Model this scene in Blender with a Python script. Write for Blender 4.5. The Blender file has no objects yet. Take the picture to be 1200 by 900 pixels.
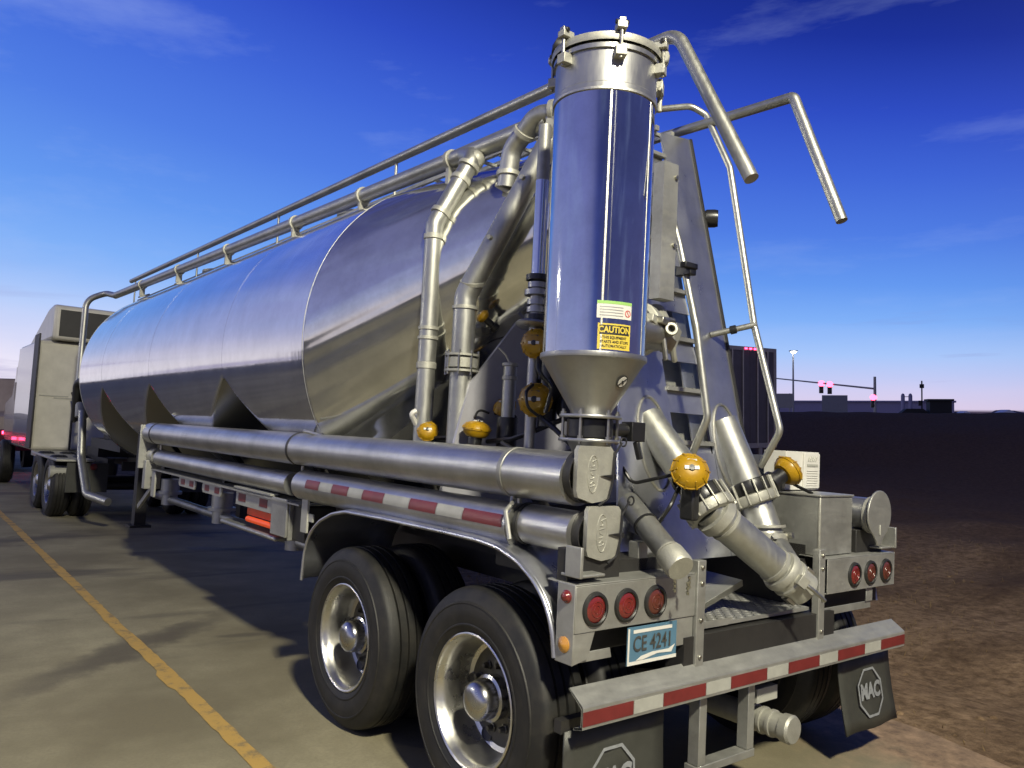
import bpy, math, random
from mathutils import Vector, Matrix
random.seed(7)
SC = bpy.context.scene
COL = SC.collection
PI = math.pi
V = Vector

# ------------------------------------------------------------------ materials
MATS = {}
def nodes_of(name):
    m = bpy.data.materials.new(name); m.use_nodes = True
    nt = m.node_tree
    b = nt.nodes['Principled BSDF']
    MATS[name] = m
    return m, nt, b
def coord(nt, scale, kind='Object'):
    tc = nt.nodes.new('ShaderNodeTexCoord'); mp = nt.nodes.new('ShaderNodeMapping')
    nt.links.new(tc.outputs[kind], mp.inputs['Vector'])
    mp.inputs['Scale'].default_value = scale
    return mp.outputs['Vector']
def noise(nt, vec, scale, detail=4, rough=.55):
    n = nt.nodes.new('ShaderNodeTexNoise'); nt.links.new(vec, n.inputs['Vector'])
    n.inputs['Scale'].default_value = scale; n.inputs['Detail'].default_value = detail
    n.inputs['Roughness'].default_value = rough
    return n.outputs['Fac']
def ramp(nt, fac, stops):
    r = nt.nodes.new('ShaderNodeValToRGB'); nt.links.new(fac, r.inputs['Fac'])
    e = r.color_ramp.elements
    while len(e) < len(stops): e.new(.5)
    for k, (p, c) in enumerate(stops):
        e[k].position = p
        e[k].color = (c, c, c, 1) if not isinstance(c, tuple) else (*c, 1)
    return r.outputs['Color']
def bump(nt, b, fac, strength, dist=.01):
    n = nt.nodes.new('ShaderNodeBump'); nt.links.new(fac, n.inputs['Height'])
    n.inputs['Strength'].default_value = strength; n.inputs['Distance'].default_value = dist
    nt.links.new(n.outputs['Normal'], b.inputs['Normal'])
def mix(nt, fac, a, b2):
    n = nt.nodes.new('ShaderNodeMix'); n.data_type = 'RGBA'
    if hasattr(fac, 'links'): nt.links.new(fac, n.inputs[0])
    else: n.inputs[0].default_value = fac
    for s, x in ((6, a), (7, b2)):
        if hasattr(x, 'links'): nt.links.new(x, n.inputs[s])
        else: n.inputs[s].default_value = (*x, 1)
    return n.outputs[2]

def metal(name, col, r0, r1, scale=(1, 1, 1), nscale=8, bmp=.0, dirt=.25, bscale=40, bdist=.004, met=1.0):
    m, nt, b = nodes_of(name)
    v = coord(nt, scale)
    n = noise(nt, v, nscale, 5, .6)
    v2 = coord(nt, (1, 1, 1))
    n2 = noise(nt, v2, 2.6, 6, .7)
    b.inputs['Metallic'].default_value = met
    r = nt.nodes.new('ShaderNodeMapRange'); nt.links.new(n, r.inputs[0])
    r.inputs[1].default_value = .3; r.inputs[2].default_value = .7
    r.inputs[3].default_value = r0; r.inputs[4].default_value = r1
    nt.links.new(r.outputs[0], b.inputs['Roughness'])
    d = tuple(c * (1 - dirt) for c in col)
    c = mix(nt, ramp(nt, n2, [(.35, 0.), (.65, 1.)]), d, col)
    nt.links.new(c, b.inputs['Base Color'])
    if bmp: bump(nt, b, noise(nt, coord(nt, scale), bscale, 4), bmp, bdist)
    return m
def paint(name, col, rough=.5, var=.25, bmp=0, scale=6, spec=.5, metallic=0, coat=0):
    m, nt, b = nodes_of(name)
    n = noise(nt, coord(nt, (1, 1, 1)), scale, 6, .65)
    c = mix(nt, ramp(nt, n, [(.3, 0.), (.7, 1.)]), tuple(x * (1 - var) for x in col), tuple(min(1, x * (1 + var * .4)) for x in col))
    nt.links.new(c, b.inputs['Base Color'])
    b.inputs['Roughness'].default_value = rough
    b.inputs['Specular IOR Level'].default_value = spec
    b.inputs['Metallic'].default_value = metallic
    b.inputs['Coat Weight'].default_value = coat
    if bmp: bump(nt, b, noise(nt, coord(nt, (1, 1, 1)), 60, 5), bmp, .004)
    return m
def glow(name, col, strength, base=(.2, .02, .02)):
    m, nt, b = nodes_of(name)
    b.inputs['Base Color'].default_value = (*base, 1)
    b.inputs['Emission Color'].default_value = (*col, 1)
    b.inputs['Emission Strength'].default_value = strength
    return m

m = metal('tank_aluminium', (.72, .715, .72), .06, .12, (.5, 5, .5), 2.0, .09, .16, 1.2, .014, .92)
# hopper cones: duller sheet, its colour also darkened for the shade they mirror
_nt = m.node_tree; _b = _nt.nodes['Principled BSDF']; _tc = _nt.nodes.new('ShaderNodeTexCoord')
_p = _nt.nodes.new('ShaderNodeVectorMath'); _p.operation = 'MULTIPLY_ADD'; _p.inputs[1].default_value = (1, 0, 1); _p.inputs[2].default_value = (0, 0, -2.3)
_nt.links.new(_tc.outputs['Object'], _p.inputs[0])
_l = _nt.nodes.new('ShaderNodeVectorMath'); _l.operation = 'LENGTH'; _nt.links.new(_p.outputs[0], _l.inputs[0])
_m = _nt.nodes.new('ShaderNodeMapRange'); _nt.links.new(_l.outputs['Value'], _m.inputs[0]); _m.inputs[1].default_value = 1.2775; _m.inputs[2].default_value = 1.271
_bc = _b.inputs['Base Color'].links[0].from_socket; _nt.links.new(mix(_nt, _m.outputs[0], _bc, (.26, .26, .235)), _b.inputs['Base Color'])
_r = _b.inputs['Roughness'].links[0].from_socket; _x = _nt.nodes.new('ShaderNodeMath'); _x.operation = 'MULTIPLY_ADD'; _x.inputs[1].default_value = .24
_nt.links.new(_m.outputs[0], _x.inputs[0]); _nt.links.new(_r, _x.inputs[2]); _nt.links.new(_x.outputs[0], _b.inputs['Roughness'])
m = metal('slope_aluminium', (.66, .66, .62), .07, .15, (1, .4, 1), 4, 0, .22, 1.5, .01, .93)
_nt = m.node_tree; _tc = _nt.nodes.new('ShaderNodeTexCoord'); _cb = _nt.nodes.new('ShaderNodeCombineXYZ')
for _k, _d in enumerate(((0, .42 * 2.6, .91 * 2.6), (.9 * 2.2, .44 * 2.2, 0), (.05, -.10, .046))): # streaks that run down the slope
    _v = _nt.nodes.new('ShaderNodeVectorMath'); _v.operation = 'DOT_PRODUCT'; _v.inputs[1].default_value = _d
    _nt.links.new(_tc.outputs['Object'], _v.inputs[0]); _nt.links.new(_v.outputs['Value'], _cb.inputs[_k])
bump(_nt, _nt.nodes['Principled BSDF'], noise(_nt, _cb.outputs[0], 1.15, 2, .4), .46, .10)
metal('tube_aluminium', (.55, .55, .53), .30, .48, (24, .5, 24), 6, .05, .3, 20, .004, .95)
metal('pipe_aluminium', (.42, .42, .385), .36, .52, (10, 10, 2), 5, .06, .3, 20, .004, .88)
metal('cast_aluminium', (.43, .425, .37), .46, .62, (1, 1, 1), 30, .3, .3, 120, .004, .6)
metal('sheet_aluminium', (.52, .53, .56), .26, .40, (2, 2, .7), 5, .05, .25, 12, .004, .93)
metal('satin_aluminium', (.40, .40, .37), .42, .58, (2, 9, 9), 5, .05, .35, 30, .004, .7)
metal('bulkhead_sheet', (.42, .42, .46), .5, .62, (2, 2, .7), 5, .05, .15, 12, .004, .5)
m = metal('stainless', (.58, .59, .63), .02, .09, (9, 9, .12), 4, .05, .2, .9)
_b = m.node_tree.nodes['Principled BSDF']; _b.inputs['Anisotropic'].default_value = .55
_t = m.node_tree.nodes.new('ShaderNodeTangent'); _t.direction_type = 'RADIAL'; _t.axis = 'Z'
m.node_tree.links.new(_t.outputs[0], _b.inputs['Tangent'])
metal('stainless_satin', (.37, .37, .36), .34, .46, (6, 6, 1), 8, .05, .2, 40, .004, .9)
metal('rim_aluminium', (.66, .65, .60), .22, .42, (1, 1, 1), 7, .08, .3, 14)
metal('rim_disc', (.16, .155, .13), .45, .65, (1, 1, 1), 9, .2, .5, 30)
metal('chrome', (.46, .46, .45), .16, .3, (1, 1, 1), 10, 0, .25)
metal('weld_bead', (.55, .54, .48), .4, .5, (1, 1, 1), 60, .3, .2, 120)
metal('zinc_bolt', (.42, .41, .35), .3, .5, (1, 1, 1), 60)
paint('black_steel', (.018, .017, .016), .55, .4, .1)
paint('black_iron', (.012, .012, .013), .35, .3, .1)
paint('black_rubber', (.013, .013, .012), .5, .3)
paint('flap_rubber', (.035, .036, .03), .55, .3, .15)
paint('cable', (.01, .01, .01), .4)
paint('yellow_actuator', (.31, .175, .004), .34, .25, 0, 14, .4, 0, .08)
paint('red_lens', (.13, .014, .012), .22, .15, 0, 20, .5, 0, .6)
paint('dim_red_lens', (.085, .02, .013), .3, .2, 0, 20, .5, 0, .4)
paint('amber_lens', (.42, .2, .03), .2, .1, 0, 20, .5, 0, .6)
paint('red_tape', (.13, .016, .016), .4, .25, 0, 10)
paint('white_tape', (.30, .30, .27), .4, .2, 0, 10)
paint('pale_paint', (.33, .33, .29), .5, .15)
paint('dark_stencil', (.05, .05, .045), .6, .3)
paint('label_white', (.55, .54, .50), .4, .06)
paint('label_green', (.25, .45, .12), .4, .05)
paint('label_red', (.5, .05, .04), .4, .05)
paint('label_yellow', (.55, .42, .05), .45, .08)
paint('label_black', (.02, .02, .02), .4, .05)
paint('plate_blue', (.07, .15, .22), .35, .12)
paint('logo_white', (.20, .21, .22), .5, .25, 0, 30)
paint('cab_wall', (.60, .58, .50), .35, .15, 0, 4)
paint('cab_paint', (.09, .085, .12), .2, .15, 0, 3, .5, 0, .6)
paint('hazed_trees', (.10, .085, .13), .9, .3)  # dim purple puts the haze of distance into the trees
paint('dark_glass', (.012, .014, .016), .06, .1)
paint('orange_red', (.65, .09, .02), .35, .15)
paint('trailer_dark', (.045, .04, .06), .45, .3, 0, 2)
paint('trailer_trim', (.16, .15, .2), .45, .2)
paint('white_vinyl', (.6, .6, .66), .5, .15)
paint('barn', (.012, .011, .011), .8, .3)
paint('hazed_wall', (.30, .27, .38), .8, .2)  # lavender tint paints distance haze onto far walls
paint('post_grey', (.25, .25, .26), .5, .15, 0, 3, .5, .3)
paint('beige_body', (.35, .28, .25), .35, .2, 0, 2)
paint('maroon_body', (.09, .012, .025), .25, .2, 0, 2, .5, 0, .6)
paint('sign_face', (.20, .20, .22), .6, .1)
glow('red_lit', (1, .04, .12), 12)
glow('red_signal', (1, .06, .12), 9)
glow('amber_lit', (1, .42, .08), 6, (.3, .15, .02))
glow('white_lit', (1, .95, .85), 12, (.5, .5, .5))
glow('lamp_lit', (1, .97, .92), 45, (.6, .6, .6))
glow('lot_lens', (1, .90, .66), 40, (.6, .6, .6))
glow('orange_marker', (1, .10, .01), .35, (.5, .06, .01))

# tyre rubber with fine circumferential marks
m, nt, b = nodes_of('tyre')
n = noise(nt, coord(nt, (1, 1, 1)), 9, 6, .7)
c = mix(nt, ramp(nt, n, [(.42, 0.), (.72, 1.)]), (.0045, .0045, .004), (.018, .016, .012))
nt.links.new(c, b.inputs['Base Color']); b.inputs['Roughness'].default_value = .62
bump(nt, b, noise(nt, coord(nt, (1, 1, 1)), 45, 4), .15, .004)

# pavement: weathered concrete with oil streaks and patches
def add_math(nt, op, a, b2):
    n = nt.nodes.new('ShaderNodeMath'); n.operation = op
    for i, x in enumerate((a, b2)):
        if hasattr(x, 'links'): nt.links.new(x, n.inputs[i])
        else: n.inputs[i].default_value = x
    return n.outputs[0]
m, nt, b = nodes_of('pavement')
v = coord(nt, (1, 1, 1))
big = noise(nt, v, .55, 5, .6); mid = noise(nt, v, 2.3, 7, .65); fine = noise(nt, v, 55, 5, .7)
c1 = mix(nt, ramp(nt, big, [(.38, 0.), (.62, 1.)]), (.135, .118, .070), (.255, .232, .150))
c2 = mix(nt, ramp(nt, mid, [(.40, 0.), (.72, .62)]), c1, (.135, .116, .070))
strk = noise(nt, coord(nt, (.35, 1.5, 1)), .62, 5, .55)
c3 = mix(nt, ramp(nt, strk, [(.56, 0.), (.64, .75)]), c2, (.055, .047, .036))
c4 = mix(nt, ramp(nt, fine, [(.3, .35), (.6, 0.)]), c3, (.10, .09, .065))
vor = nt.nodes.new('ShaderNodeTexVoronoi'); nt.links.new(v, vor.inputs['Vector'])
vor.feature = 'DISTANCE_TO_EDGE'; vor.inputs['Scale'].default_value = .33
wv = noise(nt, v, 1.2, 6)
cr = add_math(nt, 'ADD', vor.outputs['Distance'], add_math(nt, 'MULTIPLY', add_math(nt, 'SUBTRACT', wv, .5), .03))
c5 = mix(nt, ramp(nt, cr, [(.004, .0), (.010, .0)]), c4, (.05, .045, .035))
sx_ = nt.nodes.new('ShaderNodeSeparateXYZ'); nt.links.new(v, sx_.inputs[0])
wob = add_math(nt, 'MULTIPLY', add_math(nt, 'SUBTRACT', noise(nt, v, 2.4, 6, .6), .5), 2.6)
for (x0, y0, x1, y1, hw, amt) in ((-2.75, 3.3, -.85, 4.9, .22, .75), (-3.2, 9.3, -.6, 10.6, .42, .7), (-1.28, 4.12, -.75, 4.02, .07, .6), (-4.2, 1.9, -3.0, 3.0, .25, .45), (-.6, -1.2, .7, -.6, .30, .5)):
    L_ = math.hypot(x1 - x0, y1 - y0); ux, uy = (x1 - x0) / L_, (y1 - y0) / L_; cx, cy = (x0 + x1) / 2, (y0 + y1) / 2
    def lin(a, b_, c0): return add_math(nt, 'ADD', add_math(nt, 'ADD', add_math(nt, 'MULTIPLY', sx_.outputs['X'], a), add_math(nt, 'MULTIPLY', sx_.outputs['Y'], b_)), c0)
    h_ = L_ / 2
    uu = add_math(nt, 'ADD', lin(ux / h_, uy / h_, -(ux * cx + uy * cy) / h_), add_math(nt, 'MULTIPLY', wob, .3)); vv = add_math(nt, 'ADD', lin(-uy / hw, ux / hw, -(-uy * cx + ux * cy) / hw), wob)
    d_ = add_math(nt, 'ADD', add_math(nt, 'MULTIPLY', uu, uu), add_math(nt, 'MULTIPLY', vv, vv))
    mk = nt.nodes.new('ShaderNodeMapRange'); mk.interpolation_type = 'SMOOTHSTEP'; nt.links.new(d_, mk.inputs[0]); mk.inputs[1].default_value = 1.3; mk.inputs[2].default_value = .0
    mk.inputs[4].default_value = amt
    c5 = mix(nt, mk.outputs[0], c5, (.05, .041, .03))
drift = add_math(nt, 'ADD', sx_.outputs['X'], add_math(nt, 'MULTIPLY', add_math(nt, 'SUBTRACT', noise(nt, v, 2.2, 7, .65), .5), 1.5))
dm_ = nt.nodes.new('ShaderNodeMapRange'); nt.links.new(drift, dm_.inputs[0]); dm_.inputs[1].default_value = .75; dm_.inputs[2].default_value = 1.45
soil = mix(nt, ramp(nt, noise(nt, v, 9, 8, .75), [(.35, 0.), (.7, 1.)]), (.09, .058, .032), (.28, .19, .115))
c5 = mix(nt, dm_.outputs[0], c5, soil)
nt.links.new(c5, b.inputs['Base Color'])
b.inputs['Roughness'].default_value = .8
bump(nt, b, fine, .35, .006)

m, nt, b = nodes_of('field_soil')
v = coord(nt, (1, 1, 1))
big = noise(nt, v, .35, 5, .6); fine = noise(nt, v, 9, 8, .75); mid = noise(nt, coord(nt, (.45, 1.6, 1)), .55, 5, .6)
c1 = mix(nt, ramp(nt, fine, [(.35, 0.), (.7, 1.)]), (.060, .040, .022), (.17, .115, .066))
c2 = mix(nt, ramp(nt, mid, [(.45, 0.), (.66, .85)]), c1, (.026, .014, .010))
c3 = mix(nt, ramp(nt, big, [(.5, 0.), (.75, .6)]), c2, (.22, .16, .085))
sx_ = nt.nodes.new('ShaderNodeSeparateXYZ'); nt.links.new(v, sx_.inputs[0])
soil_fade = nt.nodes.new('ShaderNodeMapRange'); soil_fade.interpolation_type = 'SMOOTHSTEP'
nt.links.new(add_math(nt, 'ADD', sx_.outputs['X'], add_math(nt, 'MULTIPLY', noise(nt, v, .5, 6, .6), 6)), soil_fade.inputs[0]); soil_fade.inputs[1].default_value = 9; soil_fade.inputs[2].default_value = 19
# lamp falloff painted into the soil: lighter by the lot, darker beyond
near_lit_soil = mix(nt, ramp(nt, mid, [(.42, 0.), (.66, .8)]), mix(nt, ramp(nt, fine, [(.35, 0.), (.68, 1.)]), (.09, .058, .032), (.30, .205, .125)), (.05, .030, .018))
far_dim_soil = mix(nt, ramp(nt, fine, [(.3, 0.), (.7, 1.)]), (.040, .024, .016), (.100, .062, .042))
c3 = mix(nt, soil_fade.outputs[0], near_lit_soil, far_dim_soil)
nt.links.new(c3, b.inputs['Base Color']); b.inputs['Roughness'].default_value = .95
b.inputs['Specular IOR Level'].default_value = .1
bump(nt, b, fine, .9, .05)

m, nt, b = nodes_of('line_yellow')
v = coord(nt, (1, 1, 1))
n = noise(nt, v, 7, 8, .75)
c = mix(nt, ramp(nt, n, [(.36, 0.), (.5, 1.)]), (.17, .13, .065), (.37, .235, .06))
nt.links.new(c, b.inputs['Base Color']); b.inputs['Roughness'].default_value = .75
bump(nt, b, noise(nt, v, 55, 5, .7), .3, .005)
m, nt, b = nodes_of('dry_grass')
n = noise(nt, coord(nt, (1, 1, 1)), 3, 4)
c = mix(nt, n, (.10, .065, .028), (.24, .17, .085))
nt.links.new(c, b.inputs['Base Color']); b.inputs['Roughness'].default_value = .9
b.inputs['Specular IOR Level'].default_value = .1

# ------------------------------------------------------------------ mesh builder
def frame(axis, ref=None):
    z = V(axis).normalized()
    ref = V(ref) if ref is not None else (V((0, 0, 1)) if abs(z.z) < .9 else V((0, 1, 0)))
    x = ref.cross(z).normalized(); y = z.cross(x)
    return x, y, z
def rmat(rx=0, ry=0, rz=0):
    return (Matrix.Rotation(rz, 3, 'Z') @ Matrix.Rotation(ry, 3, 'Y') @ Matrix.Rotation(rx, 3, 'X'))
def fillet(pts, rad, n=8):
    pts = [V(p) for p in pts]; out = [pts[0]]
    for i in range(1, len(pts) - 1):
        a, p, c = pts[i - 1], pts[i], pts[i + 1]
        u = (a - p).normalized(); w = (c - p).normalized()
        ang = u.angle(w)
        if ang > PI - .02: out.append(p); continue
        d = min(rad / math.tan(ang / 2), (a - p).length * .49, (c - p).length * .49)
        r = d * math.tan(ang / 2)
        cen = p + (u + w).normalized() * (r / math.sin(ang / 2))
        s = p + u * d - cen; e = p + w * d - cen
        tot = s.angle(e); ax = s.cross(e).normalized()
        for k in range(n + 1):
            out.append(cen + Matrix.Rotation(tot * k / n, 3, ax) @ s)
    out.append(pts[-1])
    return out
def font_polys(text, size, bold=0):
    cu = bpy.data.curves.new('lettering', 'FONT'); cu.body = text; cu.size = size
    cu.align_x = 'CENTER'; cu.align_y = 'CENTER'; cu.offset = bold; cu.resolution_u = 3
    ob = bpy.data.objects.new('lettering', cu)
    me = bpy.data.meshes.new_from_object(ob)
    vs = [v.co.copy() for v in me.vertices]; fs = [tuple(p.vertices) for p in me.polygons]
    bpy.data.objects.remove(ob); bpy.data.curves.remove(cu); bpy.data.meshes.remove(me)
    return vs, fs

class MB:
    def __init__(s): s.v = []; s.f = []; s.m = []
    def add(s, vs, fs, mat):
        o = len(s.v); s.v += [tuple(x) for x in vs]
        for f in fs: s.f.append(tuple(i + o for i in f)); s.m.append(mat)
        return s
    def box(s, c, size, mat, rot=None):
        c = V(c); h = V(size) * .5; R = rot or Matrix.Identity(3)
        vs = [c + R @ V((x * h.x, y * h.y, z * h.z)) for x in (-1, 1) for y in (-1, 1) for z in (-1, 1)]
        return s.add(vs, [(0, 1, 3, 2), (4, 6, 7, 5), (0, 4, 5, 1), (2, 3, 7, 6), (0, 2, 6, 4), (1, 5, 7, 3)], mat)
    def span(s, a, b, mat):
        a, b = V(a), V(b); return s.box((a + b) * .5, [abs(b[i] - a[i]) for i in range(3)], mat)
    def bar(s, a, b, w, h, mat, up=(0, 0, 1)):
        a, b = V(a), V(b); x, y, z = frame(b - a, up)
        vs = [p + x * (i * w / 2) + y * (j * h / 2) for p in (a, b) for i, j in ((-1, -1), (1, -1), (1, 1), (-1, 1))]
        return s.add(vs, [(3, 2, 1, 0), (4, 5, 6, 7), (0, 1, 5, 4), (1, 2, 6, 5), (2, 3, 7, 6), (3, 0, 4, 7)], mat)
    def tube(s, pts, r, mat, n=18, caps=True):
        pts = [V(p) for p in pts]; rs = r if isinstance(r, (list, tuple)) else [r] * len(pts)
        t = [(pts[min(i + 1, len(pts) - 1)] - pts[max(i - 1, 0)]).normalized() for i in range(len(pts))]
        x, y, _ = frame(t[0]); vs = []
        for i, p in enumerate(pts):
            x = (x - t[i] * x.dot(t[i])).normalized(); y = t[i].cross(x)
            vs += [p + (x * math.cos(2 * PI * k / n) + y * math.sin(2 * PI * k / n)) * rs[i] for k in range(n)]
        fs = [(i * n + k, i * n + (k + 1) % n, (i + 1) * n + (k + 1) % n, (i + 1) * n + k) for i in range(len(pts) - 1) for k in range(n)]
        if caps: fs += [tuple(reversed(range(n))), tuple((len(pts) - 1) * n + k for k in range(n))]
        return s.add(vs, fs, mat)
    def lathe(s, prof, org, axis, mat, n=32, ref=None, close=False):
        org = V(org); x, y, z = frame(axis, ref); vs = []
        for (r, h) in prof:
            vs += [org + z * h + (x * math.cos(2 * PI * k / n) + y * math.sin(2 * PI * k / n)) * max(r, 1e-5) for k in range(n)]
        L = len(prof)
        fs = [(i * n + k, i * n + (k + 1) % n, ((i + 1) % L) * n + (k + 1) % n, ((i + 1) % L) * n + k) for i in range(L if close else L - 1) for k in range(n)]
        return s.add(vs, fs, mat)
    def prism(s, poly, org, u, w, thick, mat):
        org, u, w = V(org), V(u).normalized(), V(w).normalized(); nrm = u.cross(w)
        n = len(poly)
        vs = [org + u * a + w * b + nrm * d for d in (0, thick) for a, b in poly]
        fs = [tuple(reversed(range(n))), tuple(range(n, 2 * n))] + [(k, (k + 1) % n, n + (k + 1) % n, n + k) for k in range(n)]
        return s.add(vs, fs, mat)
    def text(s, string, size, org, u, w, mat, bold=0, sx=1, shear=0):
        org, u, w = V(org), V(u).normalized(), V(w).normalized()
        vs, fs = font_polys(string, size, bold)
        return s.add([org + u * ((p.x + shear * p.y) * sx) + w * p.y for p in vs], fs, mat)
    def bolt(s, c, axis, r=.009, h=.01, mat='zinc_bolt'):
        return s.lathe([(0, h), (r, h), (r, 0)], c, axis, mat, 6)
    def build(s, name, parent=None, bevel=0, sharp=35, loc=None):
        me = bpy.data.meshes.new(name)
        me.from_pydata(s.v, [], s.f)
        names = list(dict.fromkeys(s.m))
        for x in names: me.materials.append(MATS[x])
        me.polygons.foreach_set('material_index', [names.index(x) for x in s.m])
        me.polygons.foreach_set('use_smooth', [True] * len(s.f))
        me.update(); me.set_sharp_from_angle(angle=math.radians(sharp))
        o = bpy.data.objects.new(name, me); COL.objects.link(o)
        if parent: o.parent = parent
        if bevel:
            bv = o.modifiers.new('edge', 'BEVEL'); bv.width = bevel; bv.segments = 2
            bv.limit_method = 'ANGLE'; bv.angle_limit = math.radians(50)
        return o
def empty(name, label, cat, mat=None, group=None, loc=None):
    o = bpy.data.objects.new(name, None); COL.objects.link(o)
    o.empty_display_size = .2
    if mat is not None: o.matrix_world = mat
    if loc is not None: o.location = loc
    o['label'] = label; o['category'] = cat
    if group: o['group'] = group
    return o
def tag(o, label=None, cat=None, group=None, kind=None):
    for k, x in (('label', label), ('category', cat), ('group', group), ('kind', kind)):
        if x: o[k] = x
    return o
def dup(o, parent):
    c = o.copy(); COL.objects.link(c); c.parent = parent
    for ch in list(o.children): dup(ch, c)
    return c

# the lot slopes down to the right by about three degrees; the trailer stands square on it
TILT = .0573
T3 = Matrix(((.99836, 0, TILT), (0, 1, 0), (-TILT, 0, .99836)))
T = T3.to_4x4()
# ------------------------------------------------------------------ the tank trailer
TR = empty('tank_trailer', 'silver bulk tank trailer with polished upright cylinder, ladder and pipework at its rear', 'tank trailer', T)

# --- tank: cylinder cut by the cones of its hoppers, sloping up to a small head at each end
RT, ZC = 1.28, 2.30
HOP = [3.18, 5.52, 7.83, 10.15]
def section(y):
    if y < 2.72:
        k = (2.72 - y) / 1.57
        return RT + (.52 - RT) * k, ZC + (3.02 - ZC) * k
    if y > 10.5:
        k = (y - 10.5) / 1.7
        return RT + (.62 - RT) * k, ZC + (2.92 - ZC) * k
    return RT, ZC
def radius(y, s, c, R, zc):
    def outside(rho):
        x = rho * s; z = zc - rho * c
        return all(math.hypot(x, y - m) > .12 + 1.217 * (z - .75) for m in HOP)
    if not outside(R): return R
    lo, hi = 0., R
    for _ in range(22):
        mid = (lo + hi) / 2
        if outside(mid): hi = mid
        else: lo = mid
    return max(lo, .02)
def tank_mesh(ys, mat, n=192):
    mb = MB(); vs = []; cut = []
    for y in ys:
        R, zc = section(y)
        for k in range(n):
            a = 2 * PI * k / n; s, c = math.sin(a), math.cos(a)
            r = radius(y, s, c, R, zc)
            vs.append((r * s, y, zc - r * c)); cut.append(r < R - .004)
    fs = [(i * n + k, i * n + (k + 1) % n, (i + 1) * n + (k + 1) % n, (i + 1) * n + k) for i in range(len(ys) - 1) for k in range(n)]
    mb.add(vs, fs, mat)
    return mb
def steps(a, b, d):
    n = max(1, int(round((b - a) / d))); return [a + (b - a) * i / n for i in range(n + 1)]
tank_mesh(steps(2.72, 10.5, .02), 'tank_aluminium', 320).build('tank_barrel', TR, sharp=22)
mb = tank_mesh(steps(1.15, 2.72, .045), 'slope_aluminium', 60)
mb.lathe([(0, -.05), (.2, -.045), (.4, -.025), (.52, 0)], (0, 1.15, 3.02), (0, 1, 0), 'slope_aluminium', 48)
mb.build('rear_slope', TR, sharp=24)
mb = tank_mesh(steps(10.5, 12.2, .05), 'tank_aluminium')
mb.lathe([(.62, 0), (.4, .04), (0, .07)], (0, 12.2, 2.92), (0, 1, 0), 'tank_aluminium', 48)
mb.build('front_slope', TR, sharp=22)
# weld seams round the barrel
def hoop(y, w, t, mat):
    R, zc = section(y); mb = MB(); vs = []; n = 160
    ring = []
    for k in range(n + 1):
        a = 2 * PI * k / n; s, c = math.sin(a), math.cos(a)
        if radius(y, s, c, R, zc) > R - .002: ring.append((s, c))
        else: ring.append(None)
    pts = [q for q in ring[n // 2:] + ring[1:n // 2] if q]
    for (s, c) in pts:
        for (dy, dr) in ((-w, -.004), (-w * .6, t), (w * .6, t), (w, -.004)):
            vs.append(((R + dr) * s, y + dy, zc - (R + dr) * c))
    fs = [(i * 4 + j, i * 4 + j + 1, i * 4 + j + 5, i * 4 + j + 4) for i in range(len(pts) - 1) for j in range(3)]
    return MB().add(vs, fs, mat)
for y in (2.74, 10.48): hoop(y, .005, .002, 'satin_aluminium').build('seam_ring', TR)
hoop(4.35, .002, .001, 'tank_aluminium').build('seam_ring', TR)
for y in (6.67, 9.0): hoop(y, .002, .001, 'tank_aluminium').build('seam_ring', TR)
for m in HOP:
    MB().lathe([(.13, .80), (.13, .62), (.17, .62), (.17, .58), (.11, .58), (.11, .42), (0, .42)], (0, m, 0), (0, 0, 1), 'pipe_aluminium', 28).build('hopper_outlet', TR)
MB().tube([(0, 1.0, .5), (0, 11, .5)], .055, 'pipe_aluminium').build('product_pipe', TR)
# doubler lip under the rear slope
pts = [(-1.24, 2.70, 1.66), (-1.12, 2.3, 1.60), (-1.0, 1.95, 1.60)]
MB().tube(fillet(pts, .3), .012, 'weld_bead', 8).build('slope_lip', TR)

# --- catwalk, rails and the air pipe along the tank top
def zrail(y): return 3.815 + .011 * y
for sx, r, z0, yend, zb in ((-1, .034, 0, .36, 2.93), (1, .030, -.13, .19, 2.905)):
    x = .40 * sx
    p = [(x, 11.9, zrail(11.9) + z0)] + [(x, y, zrail(y) + z0) for y in (9, 6, 3, 1.2)] + [(x, yend, zrail(yend) + z0 - .02), (x, -.112, zb)]
    mb = MB().tube(fillet(p, .14 if sx < 0 else .035, 10), r, 'pipe_aluminium', 20)
    mb.build('catwalk_rail', TR)
    for y in (3.2, 5.6, 8.3, 11.6):
        MB().tube([(x, y, 3.40), (x, y, zrail(y) + z0)], .012, 'satin_aluminium', 12).build('rail_post', TR)
mb = MB()
for k in range(5): mb.box((-.28 + .14 * k, 6.4, 3.63), (.03, 10.9, .03), 'satin_aluminium')
for k in range(55): mb.box((0, 1.0 + .2 * k, 3.615), (.56, .02, .02), 'satin_aluminium')
mb.build('catwalk', TR)
for sx in (-1, 1): MB().tube([(.40 * sx, 1.5, 3.69), (.40 * sx, 11.8, 3.78)], .012, 'pipe_aluminium', 8).build('kick_rail', TR)
for y in (4.4, 8.4): MB().lathe([(.27, 3.5), (.27, 3.66), (.29, 3.66), (.29, 3.69), (.1, 3.74), (0, 3.74)], (0, y, 0), (0, 0, 1), 'cast_aluminium', 36).build('manhole', TR)
def zpipe(y): return 3.500 + .0175 * y
mb = MB().tube([(-.56, y, zpipe(y)) for y in (1.15, 3, 6, 9, 12.2)], .056, 'pipe_aluminium', 20)
mb.tube(fillet([(-.56, 12.2, zpipe(12.2)), (-.62, 12.7, 3.80), (-.88, 12.85, 3.66), (-.90, 12.75, 1.8)], .22, 8), .05, 'pipe_aluminium', 16)
ap = mb.build('air_pipe', TR)
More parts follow.
